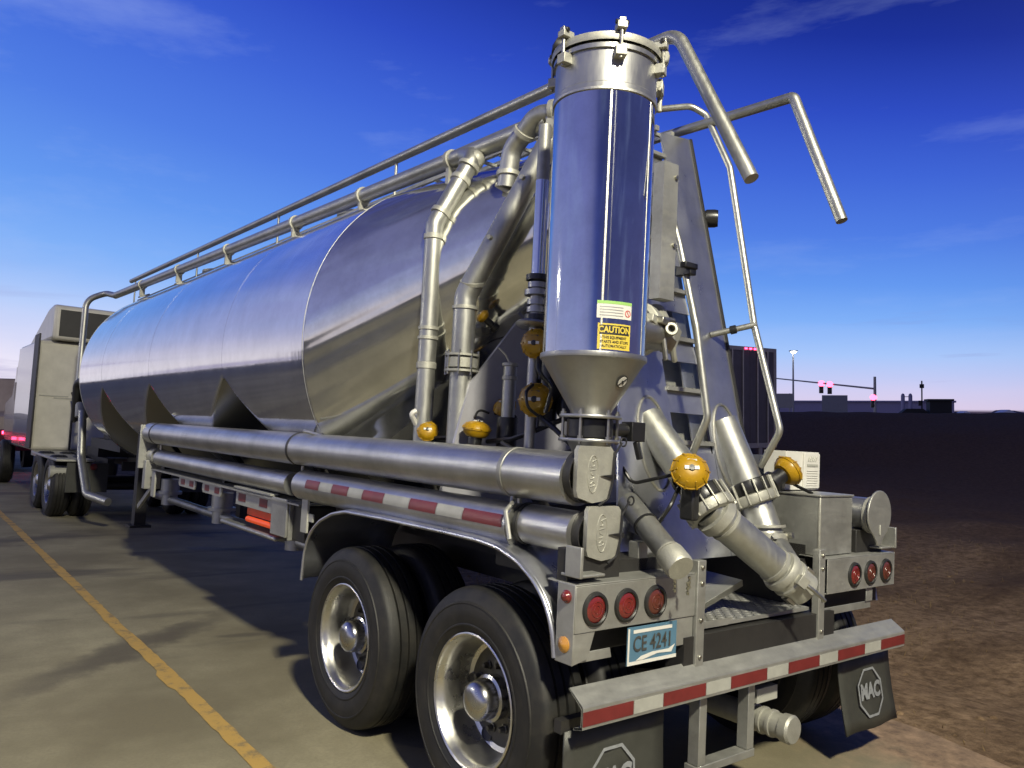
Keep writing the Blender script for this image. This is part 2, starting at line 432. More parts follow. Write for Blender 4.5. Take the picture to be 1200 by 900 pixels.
for y in (2.15, 3.42, 4.75, 6.6, 8.5, 10.4):
    mb = MB().lathe([(.056, -.02), (.07, -.018), (.07, .018), (.056, .02)], (-.56, y, zpipe(y)), (0, 1, 0), 'cast_aluminium', 20)
    mb.box((-.56, y, zpipe(y) - .11), (.07, .035, .12), 'cast_aluminium')
    mb.box((-.53, y, zpipe(y) - .165), (.15, .10, .02), 'cast_aluminium', rmat(0, -.42, 0))
    mb.bolt((-.49, y, zpipe(y) - .01), (1, 0, 0))
    mb.build('pipe_clamp', TR)

# --- pipework on the left of the rear slope
def ring(mb, p, ax, r, w=.018, t=.008, mat='cast_aluminium', n=22):
    mb.lathe([(r, -w), (r + t, -w * .8), (r + t, w * .8), (r, w)], p, ax, mat, n); return mb
p1 = [(-.85, 1.86, 1.62), (-.85, 1.86, 2.98), (-.62, 1.80, 3.46), (-.56, 2.0, zpipe(2.0))]
mb = MB().tube(fillet(p1, .10, 8), .056, 'pipe_aluminium', 22)
ring(mb, (-.85, 1.86, 2.90), (0, 0, 1), .056); ring(mb, (-.815, 1.851, 3.06), (-.43, .11, -.9), .056)
ring(mb, (-.85, 1.86, 2.10), (0, 0, 1), .056, .022, .006); ring(mb, (-.85, 1.86, 2.27), (0, 0, 1), .056, .012); ring(mb, (-.85, 1.86, 2.33), (0, 0, 1), .056, .012)
ring(mb, (-.70, 1.825, 3.29), (-.43, .11, -.9), .056, .02, .01); ring(mb, (-.655, 1.81, 3.385), (-.43, .11, -.9), .058, .016, .014)
mb.lathe([(0, .075), (.028, .07), (.048, .052), (.058, .02), (.058, -.03)], (-.60, 1.82, 3.44), (-.3, -.9, .25), 'cast_aluminium', 20)
mb.build('vent_pipe', TR)
p2 = [(-.85, 1.48, 1.58), (-.85, 1.48, 2.49), (-.56, 1.12, 3.42)]
mb = MB().tube(fillet(p2, .14, 10), .066, 'pipe_aluminium', 22)
ring(mb, (-.85, 1.48, 2.10), (0, 0, 1), .066, .034, .026); ring(mb, (-.85, 1.48, 2.145), (0, 0, 1), .066, .008, .034); ring(mb, (-.85, 1.48, 2.055), (0, 0, 1), .066, .008, .034)
for k in range(8):
    a = k * PI / 4; mb.tube([(-.85 + .094 * math.cos(a), 1.48 + .094 * math.sin(a), 2.03), (-.85 + .094 * math.cos(a), 1.48 + .094 * math.sin(a), 2.17)], .007, 'zinc_bolt', 6)
ring(mb, (-.85, 1.48, 2.42), (0, 0, 1), .066, .012, .008); ring(mb, (-.825, 1.45, 2.57), (-.28, -.35, .9), .066, .012, .009)
for q, d in ((.35, .02), (.72, .02)):
    c = V((-.85, 1.48, 2.49)).lerp(V((-.56, 1.12, 3.42)), q) + V((-.062, -.03, 0)); mb.lathe([(0, .02), (.014, .02), (.014, -.01)], c, (-1, -.4, 0), 'cast_aluminium', 10)
mb.box((-.59, 1.09, 3.44), (.12, .05, .09), 'cast_aluminium', rmat(.3, 0, .5))
mb.tube(fillet([(-.56, 1.12, 3.42), (-.50, 1.02, 3.53), (-.56, 1.15, zpipe(1.2))], .04), .06, 'pipe_aluminium', 18)
mb.build('riser_pipe', TR)
hk = [(-.62, 1.45, 3.18), (-.62, 1.42, 3.40), (-.60, 1.22, 3.56), (-.52, 1.02, 3.55), (-.45, .9, 3.45)]
mb = MB().tube(fillet(hk, .12, 8), .058, 'pipe_aluminium', 20)
for q, ax in (((-.62, 1.44, 3.26), (0, 0, 1)), ((-.61, 1.32, 3.48), (0, .7, -.6)), ((-.56, 1.12, 3.565), (-.3, .7, 0))): ring(mb, q, ax, .058, .016, .012)
mb.tube([(-.66, 1.50, 3.20), (-.60, 1.42, 3.14), (-.52, 1.36, 3.20)], .016, 'cast_aluminium', 8)
mb.build('relief_elbow', TR)

# yellow pneumatic actuators: body, black base, pointer
def actuator(c, ax, r, parent=TR, base=.06, ref=None):
    mb = MB().lathe([(0, .62 * r), (.35 * r, .60 * r), (.62 * r, .52 * r), (.86 * r, .34 * r), (.97 * r, .12 * r), (1.03 * r, .1 * r), (1.03 * r, -.02 * r), (.97 * r, -.04 * r), (.93 * r, -.26 * r), (.7 * r, -.5 * r), (.4 * r, -.55 * r)], c, ax, 'yellow_actuator', 28)
    x, y, z = frame(ax)
    for k in range(10):
        a = k * PI / 5; d = x * math.cos(a) + y * math.sin(a)
        mb.bar(V(c) + d * r * .72 + z * .44 * r, V(c) + d * r * 1.04 + z * .05 * r, .10 * r, .12 * r, 'yellow_actuator', z)
    o = mb.build('valve_actuator', parent)
    mb = MB().bar(V(c) + z * .62 * r - x * .38 * r, V(c) + z * .62 * r + x * .38 * r, .18 * r, .12 * r, 'label_white', z)
    mb.lathe([(0, .12 * r), (.16 * r, .1 * r), (.2 * r, 0)], V(c) + z * .6 * r, z, 'black_iron', 14)
    mb.bar(V(c) + z * .5 * r + y * .45 * r - x * .2 * r, V(c) + z * .5 * r + y * .45 * r + x * .3 * r, .16 * r, .1 * r, 'label_black', z)
    mb.build('pointer', o)
    mb = MB().lathe([(.5 * r, -.5 * r), (.5 * r, -.5 * r - base), (.72 * r, -.5 * r - base), (.72 * r, -.5 * r - base - .03), (0, -.5 * r - base - .03)], c, ax, 'black_iron', 20)
    mb.build('mount', o)
    return o
actuator((-.85, 1.80, 1.70), (-.5, -.75, .35), .062)
actuator((-.85, 1.30, 1.722), (0.05, -.1, 1), .078)
actuator((-.66, 1.30, 1.86), (-.6, -.3, .7), .066)
actuator((-.84, .82, 1.885), (-.75, -.62, .05), .085)
actuator((-.84, .84, 2.175), (-.8, -.55, .0), .075)
actuator((-.72, 1.48, 2.39), (-.8, .2, .6), .042)
actuator((-.70, 1.60, 1.925), (-.5, -.2, .8), .045)
# sight glass line and its fittings, left of the hopper
gx, gy = -.80, .90
mb = MB().tube([(gx, gy, 2.52), (gx, gy, 3.05)], .036, 'stainless', 20)
mb.tube([(gx, gy, 3.05), (gx, gy, 3.35)], .034, 'satin_aluminium', 16)
mb.build('sight_tube', TR)
mb = MB()
for z, r in ((2.53, .062), (2.49, .05), (2.45, .066), (2.40, .05), (2.36, .05), (2.32, .06), (2.29, .06)): mb.lathe([(0, .014), (r, .014), (r, -.014), (0, -.014)], (gx, gy, z), (0, 0, 1), 'black_iron' if z < 2.35 or z > 2.52 else 'stainless_satin', 22)
mb.tube([(gx, gy, 2.2), (gx, gy, 2.5)], .034, 'stainless_satin')
mb.build('coupling', TR)
MB().lathe([(0, .012), (.11, .012), (.12, .0), (.10, -.012), (0, -.012)], (gx, gy - .02, 2.27), (.15, 0, 1), 'sheet_aluminium', 28).build('splash_disc', TR)
MB().tube([(gx, gy, 1.6), (gx, gy, 2.25)], .03, 'stainless_satin').build('drop_tube', TR)
mb = MB().tube([(gx + .06, gy - .06, 1.75), (gx + .06, gy - .06, 2.2)], .05, 'black_iron', 16)
mb.box((gx + .08, gy - .05, 1.92), (.11, .12, .16), 'black_iron'); mb.lathe([(0, .05), (.07, .04), (.08, 0), (.07, -.04), (0, -.05)], (gx + .13, gy - .16, 1.86), (-.3, -1, .1), 'black_iron', 20)
mb.build('solenoid_block', TR, bevel=.006)
# stub pipe between the risers
mb = MB().tube([(-.70, 1.22, 1.6), (-.70, 1.22, 2.10)], .038, 'pipe_aluminium', 18)
ring(mb, (-.70, 1.22, 2.02), (0, 0, 1), .038, .012, .006); ring(mb, (-.70, 1.22, 2.095), (0, 0, 1), .036, .01, .012)
mb.tube([(-.70, 1.22, 2.10), (-.72, 1.24, 2.15), (-.75, 1.27, 2.19)], .007, 'weld_bead', 6)
mb.tube([(-.70, 1.22, 1.62), (-.70, 1.22, 1.80)], .058, 'black_iron', 18)
mb.build('stub_pipe', TR)
def cable(pts, r=.011, parent=TR): return MB().tube(fillet(pts, .05, 6), r, 'cable', 8).build('air_hose', parent)
cable([(-.85, .80, 2.10), (-.90, .74, 2.02), (-.82, .72, 1.95), (-.84, .74, 1.82)])
cable([(-.80, 1.26, 1.66), (-.80, 1.05, 1.68), (-.78, .92, 1.72), (-.74, .7, 1.80), (-.72, .5, 1.76)], .014)
cable([(-.86, .76, 1.80), (-.84, .66, 1.74), (-.86, .5, 1.66), (-.92, .38, 1.65)], .014)
cable([(-.82, .78, 2.08), (-.72, .74, 2.03), (-.70, .74, 1.93)], .008)
cable([(-.88, .80, 1.96), (-.95, .77, 1.92), (-.95, .75, 1.84), (-.88, .74, 1.80)], .008)
cable([(-.72, 1.58, 1.90), (-.66, 1.50, 1.98), (-.62, 1.42, 1.90), (-.66, 1.38, 1.82)], .012)
cable([(-.83, 1.80, 1.66), (-.80, 1.66, 1.67), (-.80, 1.45, 1.66)], .012)
cable([(-.84, 1.34, 1.79), (-.80, 1.36, 1.84), (-.74, 1.34, 1.82)], .007)
MB().tube(fillet([(-.90, 1.86, 1.74), (-.95, 1.84, 1.80), (-.92, 1.83, 1.82)], .02), .016, 'label_white', 8).build('hose_fitting', TR)

# --- bulkhead carrying the slope and the rear gusset with the ladder
MB().prism([(-1.04, 1.2), (.9, 1.2), (.6, 2.3), (-.52, 2.38), (-.84, 1.98)], (0, 1.40, 0), (1, 0, 0), (0, 0, 1), -.02, 'bulkhead_sheet').build('bulkhead', TR)
def Pp(x, z, off=0): # a point on the leaning ladder sheet, off metres towards the rear
    return V((x, .433 + .2486 * (z - 1.675), z)) + V((0, -.9705, .2413)) * off
def sheet(poly, mat, th=.012, off=0):
    mb = MB(); n = len(poly)
    vs = [Pp(x, z, off) for x, z in poly] + [Pp(x, z, off - th) for x, z in poly]
    mb.add(vs, [tuple(range(n)), tuple(reversed(range(n, 2 * n)))] + [(k, n + k, n + (k + 1) % n, (k + 1) % n) for k in range(n)], mat)
    return mb
LX0, LX1 = -.20, .12
mb = sheet([(-.74, 1.13), (LX0, 1.13), (LX0, 3.45), (-.30, 3.40), (-.50, 2.25), (-.64, 1.62)], 'sheet_aluminium')
mb.build('ladder_side', TR)
mb = sheet([(LX1, 1.13), (.46, 1.13), (.41, 1.7), (.40, 3.62), (LX1, 3.58)], 'sheet_aluminium')
mb.bar(Pp(.40, 1.66, -.05), Pp(.395, 3.62, -.05), .012, .10, 'sheet_aluminium', (0, 1, 0))
mb.bar(Pp(.412, 1.66, .004), Pp(.41, 3.62, .004), .016, .012, 'black_steel', (0, 1, 0))
mb.build('ladder_side', TR)
sheet([(LX0 + .002, 1.13), (LX1 - .002, 1.13), (LX1 - .002, 1.66), (LX0 + .002, 1.66)], 'sheet_aluminium', off=-.003).build('ladder_apron', TR)
sheet([(LX0 - .05, 1.6), (LX1 + .05, 1.6), (LX1 + .05, 3.56), (LX0 - .05, 3.50)], 'satin_aluminium', off=-.15).build('ladder_back', TR)
for k in range(7):
    z = 1.72 + .285 * k
    c = Pp((LX0 + LX1) / 2, z, -.045)
    mb = MB().box(c, (LX1 - LX0 - .004, .12, .02), 'satin_aluminium')
    for j in range(9): mb.box(c + V((-.13 + .0325 * j, -.01, .012)), (.012, .08, .006), 'satin_aluminium')
    mb.add([Pp(LX0 + .003, z - .012, -.02), Pp(LX1 - .003, z - .012, -.02), Pp(LX1 - .003, z - .135, -.012), Pp(LX0 + .003, z - .135, -.012), Pp(LX0 + .003, z - .012, -.028), Pp(LX1 - .003, z - .012, -.028), Pp(LX1 - .003, z - .135, -.02), Pp(LX0 + .003, z - .135, -.02)], [(0, 1, 2, 3), (7, 6, 5, 4), (0, 4, 5, 1), (3, 2, 6, 7)], 'sheet_aluminium')
    mb.build('ladder_step', TR)
for xx in (LX0, LX1):
    MB().bar(Pp(xx + (.006 if xx < 0 else -.006), 1.6, -.078), Pp(xx + (.006 if xx < 0 else -.006), 3.5, -.078), .008, .142, 'sheet_aluminium', (1, 0, 0)).build('recess_wall', TR)
mb = MB().span((-.46, .36, 2.42), (-.35, .43, 3.12), 'satin_aluminium')
for z in (2.7, 3.05): mb.bolt((-.37, .36, z), (0, -1, 0), .012, .012)
mb.build('cable_channel', TR)
def weldoval(x, z, a, b2):
    pts = [Pp(x + a * math.cos(t * PI / 20), z + b2 * math.sin(t * PI / 20), .004) for t in range(41)]
    return MB().tube(pts, .008, 'weld_bead', 6)
weldoval(-.36, 1.70, .115, .235).build('pipe_weld', TR)
weldoval(.25, 1.70, .115, .235).build('pipe_weld', TR)
hr = [(.02, .95, 3.70), (.34, .86, 3.80), (.40, .79, 3.74), (.40, .60, 3.36), (.40, .40, 2.40), (.40, .212, 1.80), (.40, .33, 1.60)]
MB().tube(fillet(hr, .07, 8), .0195, 'pipe_aluminium', 16).build('ladder_handrail', TR)
hl = [(-.30, .62, 3.0), (-.25, .50, 2.96), (-.22, .445, 2.75), (-.20, .33, 2.30), (-.18, .255, 1.84), (-.18, .35, 1.64)]
MB().tube(fillet(hl, .08, 8), .0195, 'pipe_aluminium', 16).build('ladder_handrail', TR)
mb = MB().tube([(.40, .385, 2.40), Pp(.27, 2.34)], .017, 'pipe_aluminium', 12); ring(mb, V((.40, .385, 2.40)).lerp(Pp(.27, 2.34), .5), V((.13, -.23, .06)), .017, .02, .008, 'black_iron', 12)
mb.build('rail_bracket', TR)
mb = MB().box((-.215, .40, 2.60), (.05, .10, .05), 'black_iron'); mb.box((-.24, .36, 2.62), (.10, .04, .03), 'black_iron'); mb.build('rail_bracket', TR, bevel=.005)
mb = MB().lathe([(0, .07), (.05, .07), (.055, .05), (.055, 0), (.03, -.03), (0, -.03)], (.45, .80, 3.10), (.6, -.8, 0), 'black_iron', 20); mb.box((.42, .82, 3.10), (.04, .03, .04), 'black_iron'); mb.build('work_light', TR)

# --- polished upright hopper on the left of the ladder
HX, HY, HR = -.955, .30, .230
mb = MB().lathe([(HR, 2.06), (HR, 3.205)], (HX, HY, 0), (0, 0, 1), 'stainless', 96)
mb.lathe([(HR, 3.210), (HR + .006, 3.215), (HR + .006, 3.235), (HR + .001, 3.240), (HR + .001, 3.385), (HR + .012, 3.385), (HR + .012, 3.405), (HR + .002, 3.415), (0, 3.435)], (HX, HY, 0), (0, 0, 1), 'stainless_satin', 96)
mb.lathe([(HR - .004, 3.203), (HR + .007, 3.203), (HR + .007, 3.214), (HR - .004, 3.214)], (HX, HY, 0), (0, 0, 1), 'weld_bead', 96)
mb.build('filter_canister', TR)
mb = MB().lathe([(HR + .008, 2.072), (HR + .010, 2.060), (HR + .008, 2.050), (HR - .002, 2.043), (.093, 1.825), (.09, 1.80)], (HX, HY, 0), (0, 0, 1), 'stainless_satin', 72)
# no-entry sticker on the cone
mb.build('hopper_cone', TR)
mb = MB()
for z in (1.80, 1.695): mb.lathe([(0, .007), (.138, .007), (.140, .003), (.140, -.003), (.138, -.007), (0, -.007)], (HX, HY, z), (0, 0, 1), 'stainless_satin', 40)
for k in range(6):
    a = k * PI / 3 + .45; q = V((HX + .122 * math.cos(a), HY + .122 * math.sin(a), 0))
    mb.tube([q + V((0, 0, 1.68)), q + V((0, 0, 1.83))], .007, 'zinc_bolt', 6); mb.bolt(q + V((0, 0, 1.807)), (0, 0, 1), .013, .012); mb.bolt(q + V((0, 0, 1.702)), (0, 0, 1), .013, .012)
mb.build('valve_flange', TR)
mb = MB().lathe([(.095, 1.792), (.103, 1.785), (.103, 1.71), (.095, 1.703)], (HX, HY, 0), (0, 0, 1), 'black_iron', 32)
mb.tube([(HX + .09, HY, 1.75), (HX + .26, HY - .03, 1.75)], .03, 'black_iron'); mb.box((HX + .25, HY - .03, 1.745), (.09, .07, .09), 'black_iron'); mb.tube([(HX + .25, HY - .05, 1.70), (HX + .27, HY - .06, 1.62)], .016, 'black_iron', 8)
mb.build('butterfly_valve', TR, bevel=.004)
MB().lathe([(.10, 1.688), (.085, 1.66), (.06, 1.60), (.055, 1.45)], (HX, HY, 0), (0, 0, 1), 'stainless_satin', 40).build('drop_cone', TR)
# lid with clamp lugs
mb = MB().lathe([(HR + .02, 3.415), (HR + .024, 3.430), (HR + .02, 3.450), (HR - .03, 3.460), (0, 3.485)], (HX, HY, 0), (0, 0, 1), 'cast_aluminium', 64)
mb.build('canister_lid', TR)
def streak(da, w, mat, t=.0018):  # thin raised strip drawing a pale upright streak on the canister
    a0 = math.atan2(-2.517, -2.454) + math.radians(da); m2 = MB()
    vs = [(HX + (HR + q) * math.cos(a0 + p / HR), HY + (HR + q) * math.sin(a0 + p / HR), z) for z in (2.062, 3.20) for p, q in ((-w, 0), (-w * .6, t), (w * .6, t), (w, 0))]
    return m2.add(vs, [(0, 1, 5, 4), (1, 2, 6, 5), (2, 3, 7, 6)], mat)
streak(7, .006, 'weld_bead').build('canister_streak', TR)
streak(62, .004, 'weld_bead').build('canister_streak', TR)
for k in range(6):
    a = math.radians(225 + 8) + k * PI / 3 + .10
    d = V((math.cos(a), math.sin(a), 0)); t = V((-d.y, d.x, 0)); c = V((HX, HY, 0)) + d * (HR + .02)
    R = Matrix((t, d, V((0, 0, 1)))).transposed()
    mb = MB().box(c + V((0, 0, 3.360)), (.05, .05, .045), 'cast_aluminium', R)
    mb.tube([c + d * .012 + V((0, 0, 3.325)), c + d * .012 + V((0, 0, 3.500))], .008, 'zinc_bolt', 8)
    mb.box(c + V((0, 0, 3.470)), (.045, .06, .03), 'cast_aluminium', R)
    mb.box(c + d * .012 + V((0, 0, 3.478)), (.028, .028, .05), 'zinc_bolt', R)
    mb.tube([c + d * .012 - t * .03 + V((0, 0, 3.485)), c + d * .012 + t * .03 + V((0, 0, 3.485))], .011, 'black_iron', 8)
    mb.build('lid_clamp', TR, bevel=.003)
mb = MB()
mb.lathe([(0, .045), (.04, .035), (.05, 0), (.04, -.035), (0, -.045)], (HX - .165, HY + .13, 3.485), (-.7, .5, .3), 'black_rubber', 18)
mb.build('lid_knob', TR)
mb = MB().lathe([(0, .06), (.045, .055), (.06, .02), (.06, -.05), (0, -.06)], (HX + .185, HY - .13, 3.460), (-.3, -.9, .2), 'cast_aluminium', 20)
mb.box((HX + .10, HY - .17, 3.440), (.14, .06, .05), 'cast_aluminium', rmat(0, .1, .5)); mb.box((HX + .225, HY - .06, 3.415), (.08, .09, .10), 'cast_aluminium', rmat(0, 0, .6))
mb.tube([(HX + .26, HY - .10, 3.245), (HX + .26, HY - .10, 3.405)], .012, 'cast_aluminium', 8); mb.tube([(HX + .20, HY - .15, 3.325), (HX + .29, HY - .08, 3.325)], .012, 'zinc_bolt', 8); mb.box((HX + .235, HY - .11, 3.345), (.05, .05, .06), 'cast_aluminium', rmat(0, 0, .6))
mb.build('lid_hinge', TR, bevel=.005)
# outlet from the hopper to the ladder sheet
mb = MB().tube([(HX + .18, HY + .01, 2.23), (-.47, .37, 2.24)], .090, 'stainless_satin', 28)
mb.tube(fillet([(-.47, .37, 2.24), (-.40, .40, 2.26), (-.34, .50, 2.36)], .06), .07, 'cast_aluminium', 20)
mb.build('canister_outlet', TR)
mb = MB()
ring(mb, (-.635, .405, 2.27), (.93, .36, 0), .085, .03, .022); mb.box((-.66, .30, 2.285), (.11, .04, .03), 'cast_aluminium', rmat(0, .2, .4)); mb.box((-.60, .30, 2.29), (.12, .05, .025), 'zinc_bolt', rmat(.2, .1, .3))
mb.lathe([(.012, .02), (.026, .02), (.026, -.02), (.012, -.02)], (-.585, .28, 2.265), (-.5, -.8, .1), 'zinc_bolt', 16, close=True)
mb.tube([(-.63, .29, 2.30), (-.52, .32, 2.31)], .011, 'zinc_bolt', 8); mb.tube([(-.60, .30, 2.24), (-.59, .29, 2.15)], .010, 'zinc_bolt', 8); mb.tube([(-.53, .33, 2.32), (-.50, .33, 2.18), (-.48, .34, 2.16)], .012, 'cast_aluminium', 8)
mb.box((-.50, .36, 2.25), (.08, .06, .10), 'cast_aluminium', rmat(.2, .3, .4)); mb.box((-.545, .33, 2.225), (.05, .05, .05), 'zinc_bolt', rmat(.4, .3, .2))
mb.v = [tuple(V((-.50, .33, 2.25)) + (V(q) - V((-.60, .33, 2.265))) * 1.3) for q in mb.v]
mb.build('outlet_clamp', TR, bevel=.004)
# labels bent round the canister
AZ = math.atan2(-2.4720, -2.4090) + math.radians(22)
def bent(org_z, r, quads, mat, mb):
    vs, fs = quads
    vs = [(HX + (r) * math.cos(AZ + x / HR), HY + r * math.sin(AZ + x / HR), org_z + y) for x, y in vs]
    return mb.add(vs, fs, mat)
def grid2(x0, x1, y0, y1, n=8):
    vs = [(x0 + (x1 - x0) * i / n, y) for i in range(n + 1) for y in (y0, y1)]
    return vs, [(2 * i, 2 * i + 2, 2 * i + 3, 2 * i + 1) for i in range(n)]
def btext(string, size, cx, cy, z, r, mat, mb, bold=0, sx=1.):
    vs, fs = font_polys(string, size, bold)
    return bent(z, r, ([(cx + v.x * sx, cy + v.y) for v in vs], fs), mat, mb)
mb = MB()
bent(0, HR + .0015, grid2(-.075, .075, 2.0800, 2.1900), 'label_yellow', mb); bent(0, HR + .0022, grid2(-.068, .068, 2.1430, 2.1830), 'label_black', mb)
btext('CAUTION', .037, 0, 0, 2.1630, HR + .003, 'label_yellow', mb, .0012, .86)
for t, z in (('THIS EQUIPMENT', 2.1300), ('STARTS AND STOPS', 2.1120), ('AUTOMATICALLY', 2.0940)): btext(t, .0165, 0, 0, z, HR + .003, 'label_black', mb, .0003, .86)
mb.build('caution_label', TR)
mb = MB()
bent(0, HR + .0015, grid2(-.082, .078, 2.2120, 2.2830), 'label_white', mb); bent(0, HR + .0022, grid2(-.082, .078, 2.2730, 2.2860), 'label_green', mb)
for z in (2.2600, 2.2480, 2.2360, 2.2240): bent(0, HR + .0022, grid2(-.07, .035, z - .0018, z + .0018), 'post_grey', mb)
ringv = [(.058 + q * math.cos(a * PI / 12), 2.2380 + q * math.sin(a * PI / 12)) for a in range(24) for q in (.015, .0115)]
bent(0, HR + .003, (ringv, [(2 * k, (2 * k + 2) % 48, (2 * k + 3) % 48, 2 * k + 1) for k in range(24)]), 'label_red', mb)
bent(0, HR + .0032, ([(.049, 2.2490), (.051, 2.2510), (.067, 2.2270), (.065, 2.2250)], [(0, 3, 2, 1)]), 'label_red', mb)
mb.build('instruction_label', TR)
a = AZ + math.radians(25); slope = math.atan2(HR - .093, 2.043 - 1.825)
zz = 1.955; rr = .093 + (HR - .093) * (zz - 1.825) / .218
nrm = V((math.cos(a) * math.cos(slope), math.sin(a) * math.cos(slope), -math.sin(slope)))
c = V((HX + rr * math.cos(a), HY + rr * math.sin(a), zz)) + nrm * .002
x, y, z = frame(nrm)
mb = MB().lathe([(0, .001), (.030, .001), (.030, 0)], c, nrm, 'label_black', 24); mb.lathe([(0, .0018), (.025, .0018), (.025, .001)], c, nrm, 'label_white', 24)
mb.bar(c + nrm * .003 - (x + y) * .018, c + nrm * .003 + (x + y) * .018, .005, .002, 'label_black', nrm); mb.bar(c + nrm * .003 - (x - y) * .006, c + nrm * .003 + (x - y) * .010, .006, .002, 'label_black', nrm)
mb.build('warning_sticker', TR)

# --- discharge pipes through the ladder sheet
d1 = V((.03, -.28, -.34)).normalized()
s1 = Pp(-.345, 1.76); v1 = V((-.315, .175, 1.462))
mb = MB().tube([s1 + V((0, .06, .06)), v1], .084, 'pipe_aluminium', 28)
mb.build('discharge_pipe', TR)
def bfly(c, ax, r, name='butterfly_valve'):
    mb = MB().lathe([(r * .8, .035), (r * 1.12, .035), (r * 1.16, .028), (r * 1.16, -.028), (r * 1.12, -.035), (r * .8, -.035)], c, ax, 'black_iron', 32)
    o = mb.build('butterfly_valve', TR)
    x, y, z = frame(ax); cc = V(c) + V(ax) * .065
    m2 = MB().lathe([(r * .9, -.028), (r * 1.18, -.026), (r * 1.28, -.02), (r * 1.28, .012), (r * 1.2, .03), (r * .95, .036)], cc, ax, 'cast_aluminium', 40)
    for k in range(14):
        a = k * 2 * PI / 14; d = x * math.cos(a) + y * math.sin(a)
        m2.bar(cc + d * r * 1.25 - z * .095, cc + d * r * 1.25 + z * .03, .008, .016, 'cast_aluminium', d)
    m2.build('flange_ring', o, bevel=.002)
    return o
bfly(v1 + d1 * .02, d1, .095)
actuator((-.50, .10, 1.575), (-.62, -.72, .42), .086, base=.07)
mb = MB().bar((-.44, .14, 1.53), (-.37, .17, 1.50), .06, .06, 'black_iron'); mb.box((-.455, .13, 1.43), (.05, .08, .16), 'black_iron'); mb.build('actuator_bracket', TR, bevel=.01)
a1 = v1 + d1 * .10; e1 = V((.045, -.055, 1.105)); dd = (e1 - a1).normalized()
mb = MB().tube([a1 - dd * .03, e1], .083, 'pipe_aluminium', 32)
ring(mb, a1 + dd * .03, dd, .083, .03, .02); ring(mb, a1 + dd * .09, dd, .083, .01, .006)
ring(mb, a1 + dd * .42, dd, .083, .012, .006)
mb.build('outlet_pipe', TR)
mb = MB().lathe([(.07, -.04), (.098, -.036), (.104, -.02), (.104, .0), (.092, .006), (.092, .03), (.100, .034), (.100, .05), (.086, .056), (.086, .135), (.08, .142), (0, .142)], e1, dd, 'cast_aluminium', 36)
x, y, z = frame(dd)
for sg in (-1, 1):
    q = e1 + x * sg * .104 + dd * .04
    mb.box(q, (.03, .05, .05), 'cast_aluminium', Matrix((x, y, z)).transposed()); mb.tube([q + dd * .01, q + dd * .06 + x * sg * .015, q + dd * .15 + x * sg * .005], .009, 'zinc_bolt', 8)
    q2 = e1 + y * sg * .09 + dd * .10; mb.box(q2, (.05, .016, .05), 'zinc_bolt', Matrix((x, y, z)).transposed())
mb.tube([e1 + x * .11 + dd * .16, e1 + x * .13 + dd * .12 - y * .02, e1 + x * .12 + dd * .05], .004, 'zinc_bolt', 6)
mb.build('hose_coupler', TR, bevel=.003)
s2 = Pp(.265, 1.75); v2 = V((.305, .345, 1.50)); d2 = (v2 - s2).normalized()
MB().tube([s2 - d2 * .10, v2], .088, 'pipe_aluminium', 28).build('discharge_pipe', TR)
bfly(v2 + d2 * .02, d2, .102)
actuator((.545, .25, 1.585), (.75, -.25, .5), .086, base=.07)
mb = MB().bar((.50, .27, 1.54), (.42, .31, 1.50), .06, .06, 'cast_aluminium'); mb.build('actuator_bracket', TR, bevel=.01)
el = [v2 + d2 * .09, v2 + d2 * .16, V((.31, .20, 1.20)), V((.22, .02, 1.06))]
mb = MB().tube(fillet(el, .16, 10), .088, 'pipe_aluminium', 30); ring(mb, (.31, .205, 1.235), (0, .1, 1), .088, .022, .012); ring(mb, (.31, .215, 1.29), (0, .1, 1), .088, .008, .006)
mb.bolt((.25, .13, 1.25), (-1, -.8, .2), .018, .03); mb.bolt((.34, .115, 1.25), (.2, -1, .2), .018, .03)
mb.build('elbow_pipe', TR)
mb = MB().tube([(-.70, .29, 1.42), (-.80, -.11, 1.190)], .053, 'pipe_aluminium', 26)
dm = V((-.10, -.40, -.23)).normalized(); ee = V((-.80, -.11, 1.190))
ring(mb, ee - dm * .10, dm, .053, .006, .004); ring(mb, ee - dm * .30, dm, .053, .006, .006, 'black_iron')
mb.lathe([(.054, -.09), (.062, -.086), (.063, -.01), (.057, .004), (0, .004)], ee, dm, 'cast_aluminium', 28)
mb.build('cleanout_pipe', TR)
for q in ((-.86, -.13, 1.15), (-.79, -.14, 1.135), (-.73, -.10, 1.15)):
    mb = MB()
    for j in range(3): mb.tube([V(q) + V((0, 0, -.018 * j)), V(q) + V((.006, 0, -.012 - .018 * j))], .0065, 'zinc_bolt', 6)
    mb.build('cap_chain', TR)


for pts, r in (([(-.50, .16, 1.50), (-.60, .12, 1.42), (-.62, .20, 1.30), (-.55, .36, 1.20)], .010), ([(.52, .28, 1.55), (.60, .22, 1.50), (.58, .12, 1.47)], .009), ([(-.70, .55, 1.80), (-.62, .45, 1.62), (-.60, .36, 1.50), (-.54, .15, 1.56)], .009), ([(-.72, .5, 1.76), (-.80, .42, 1.70), (-.84, .34, 1.74)], .010), ([(-.95, .36, 1.66), (-1.0, .45, 1.62), (-.98, .7, 1.60), (-.9, 1.0, 1.66)], .011)): cable(pts, r)
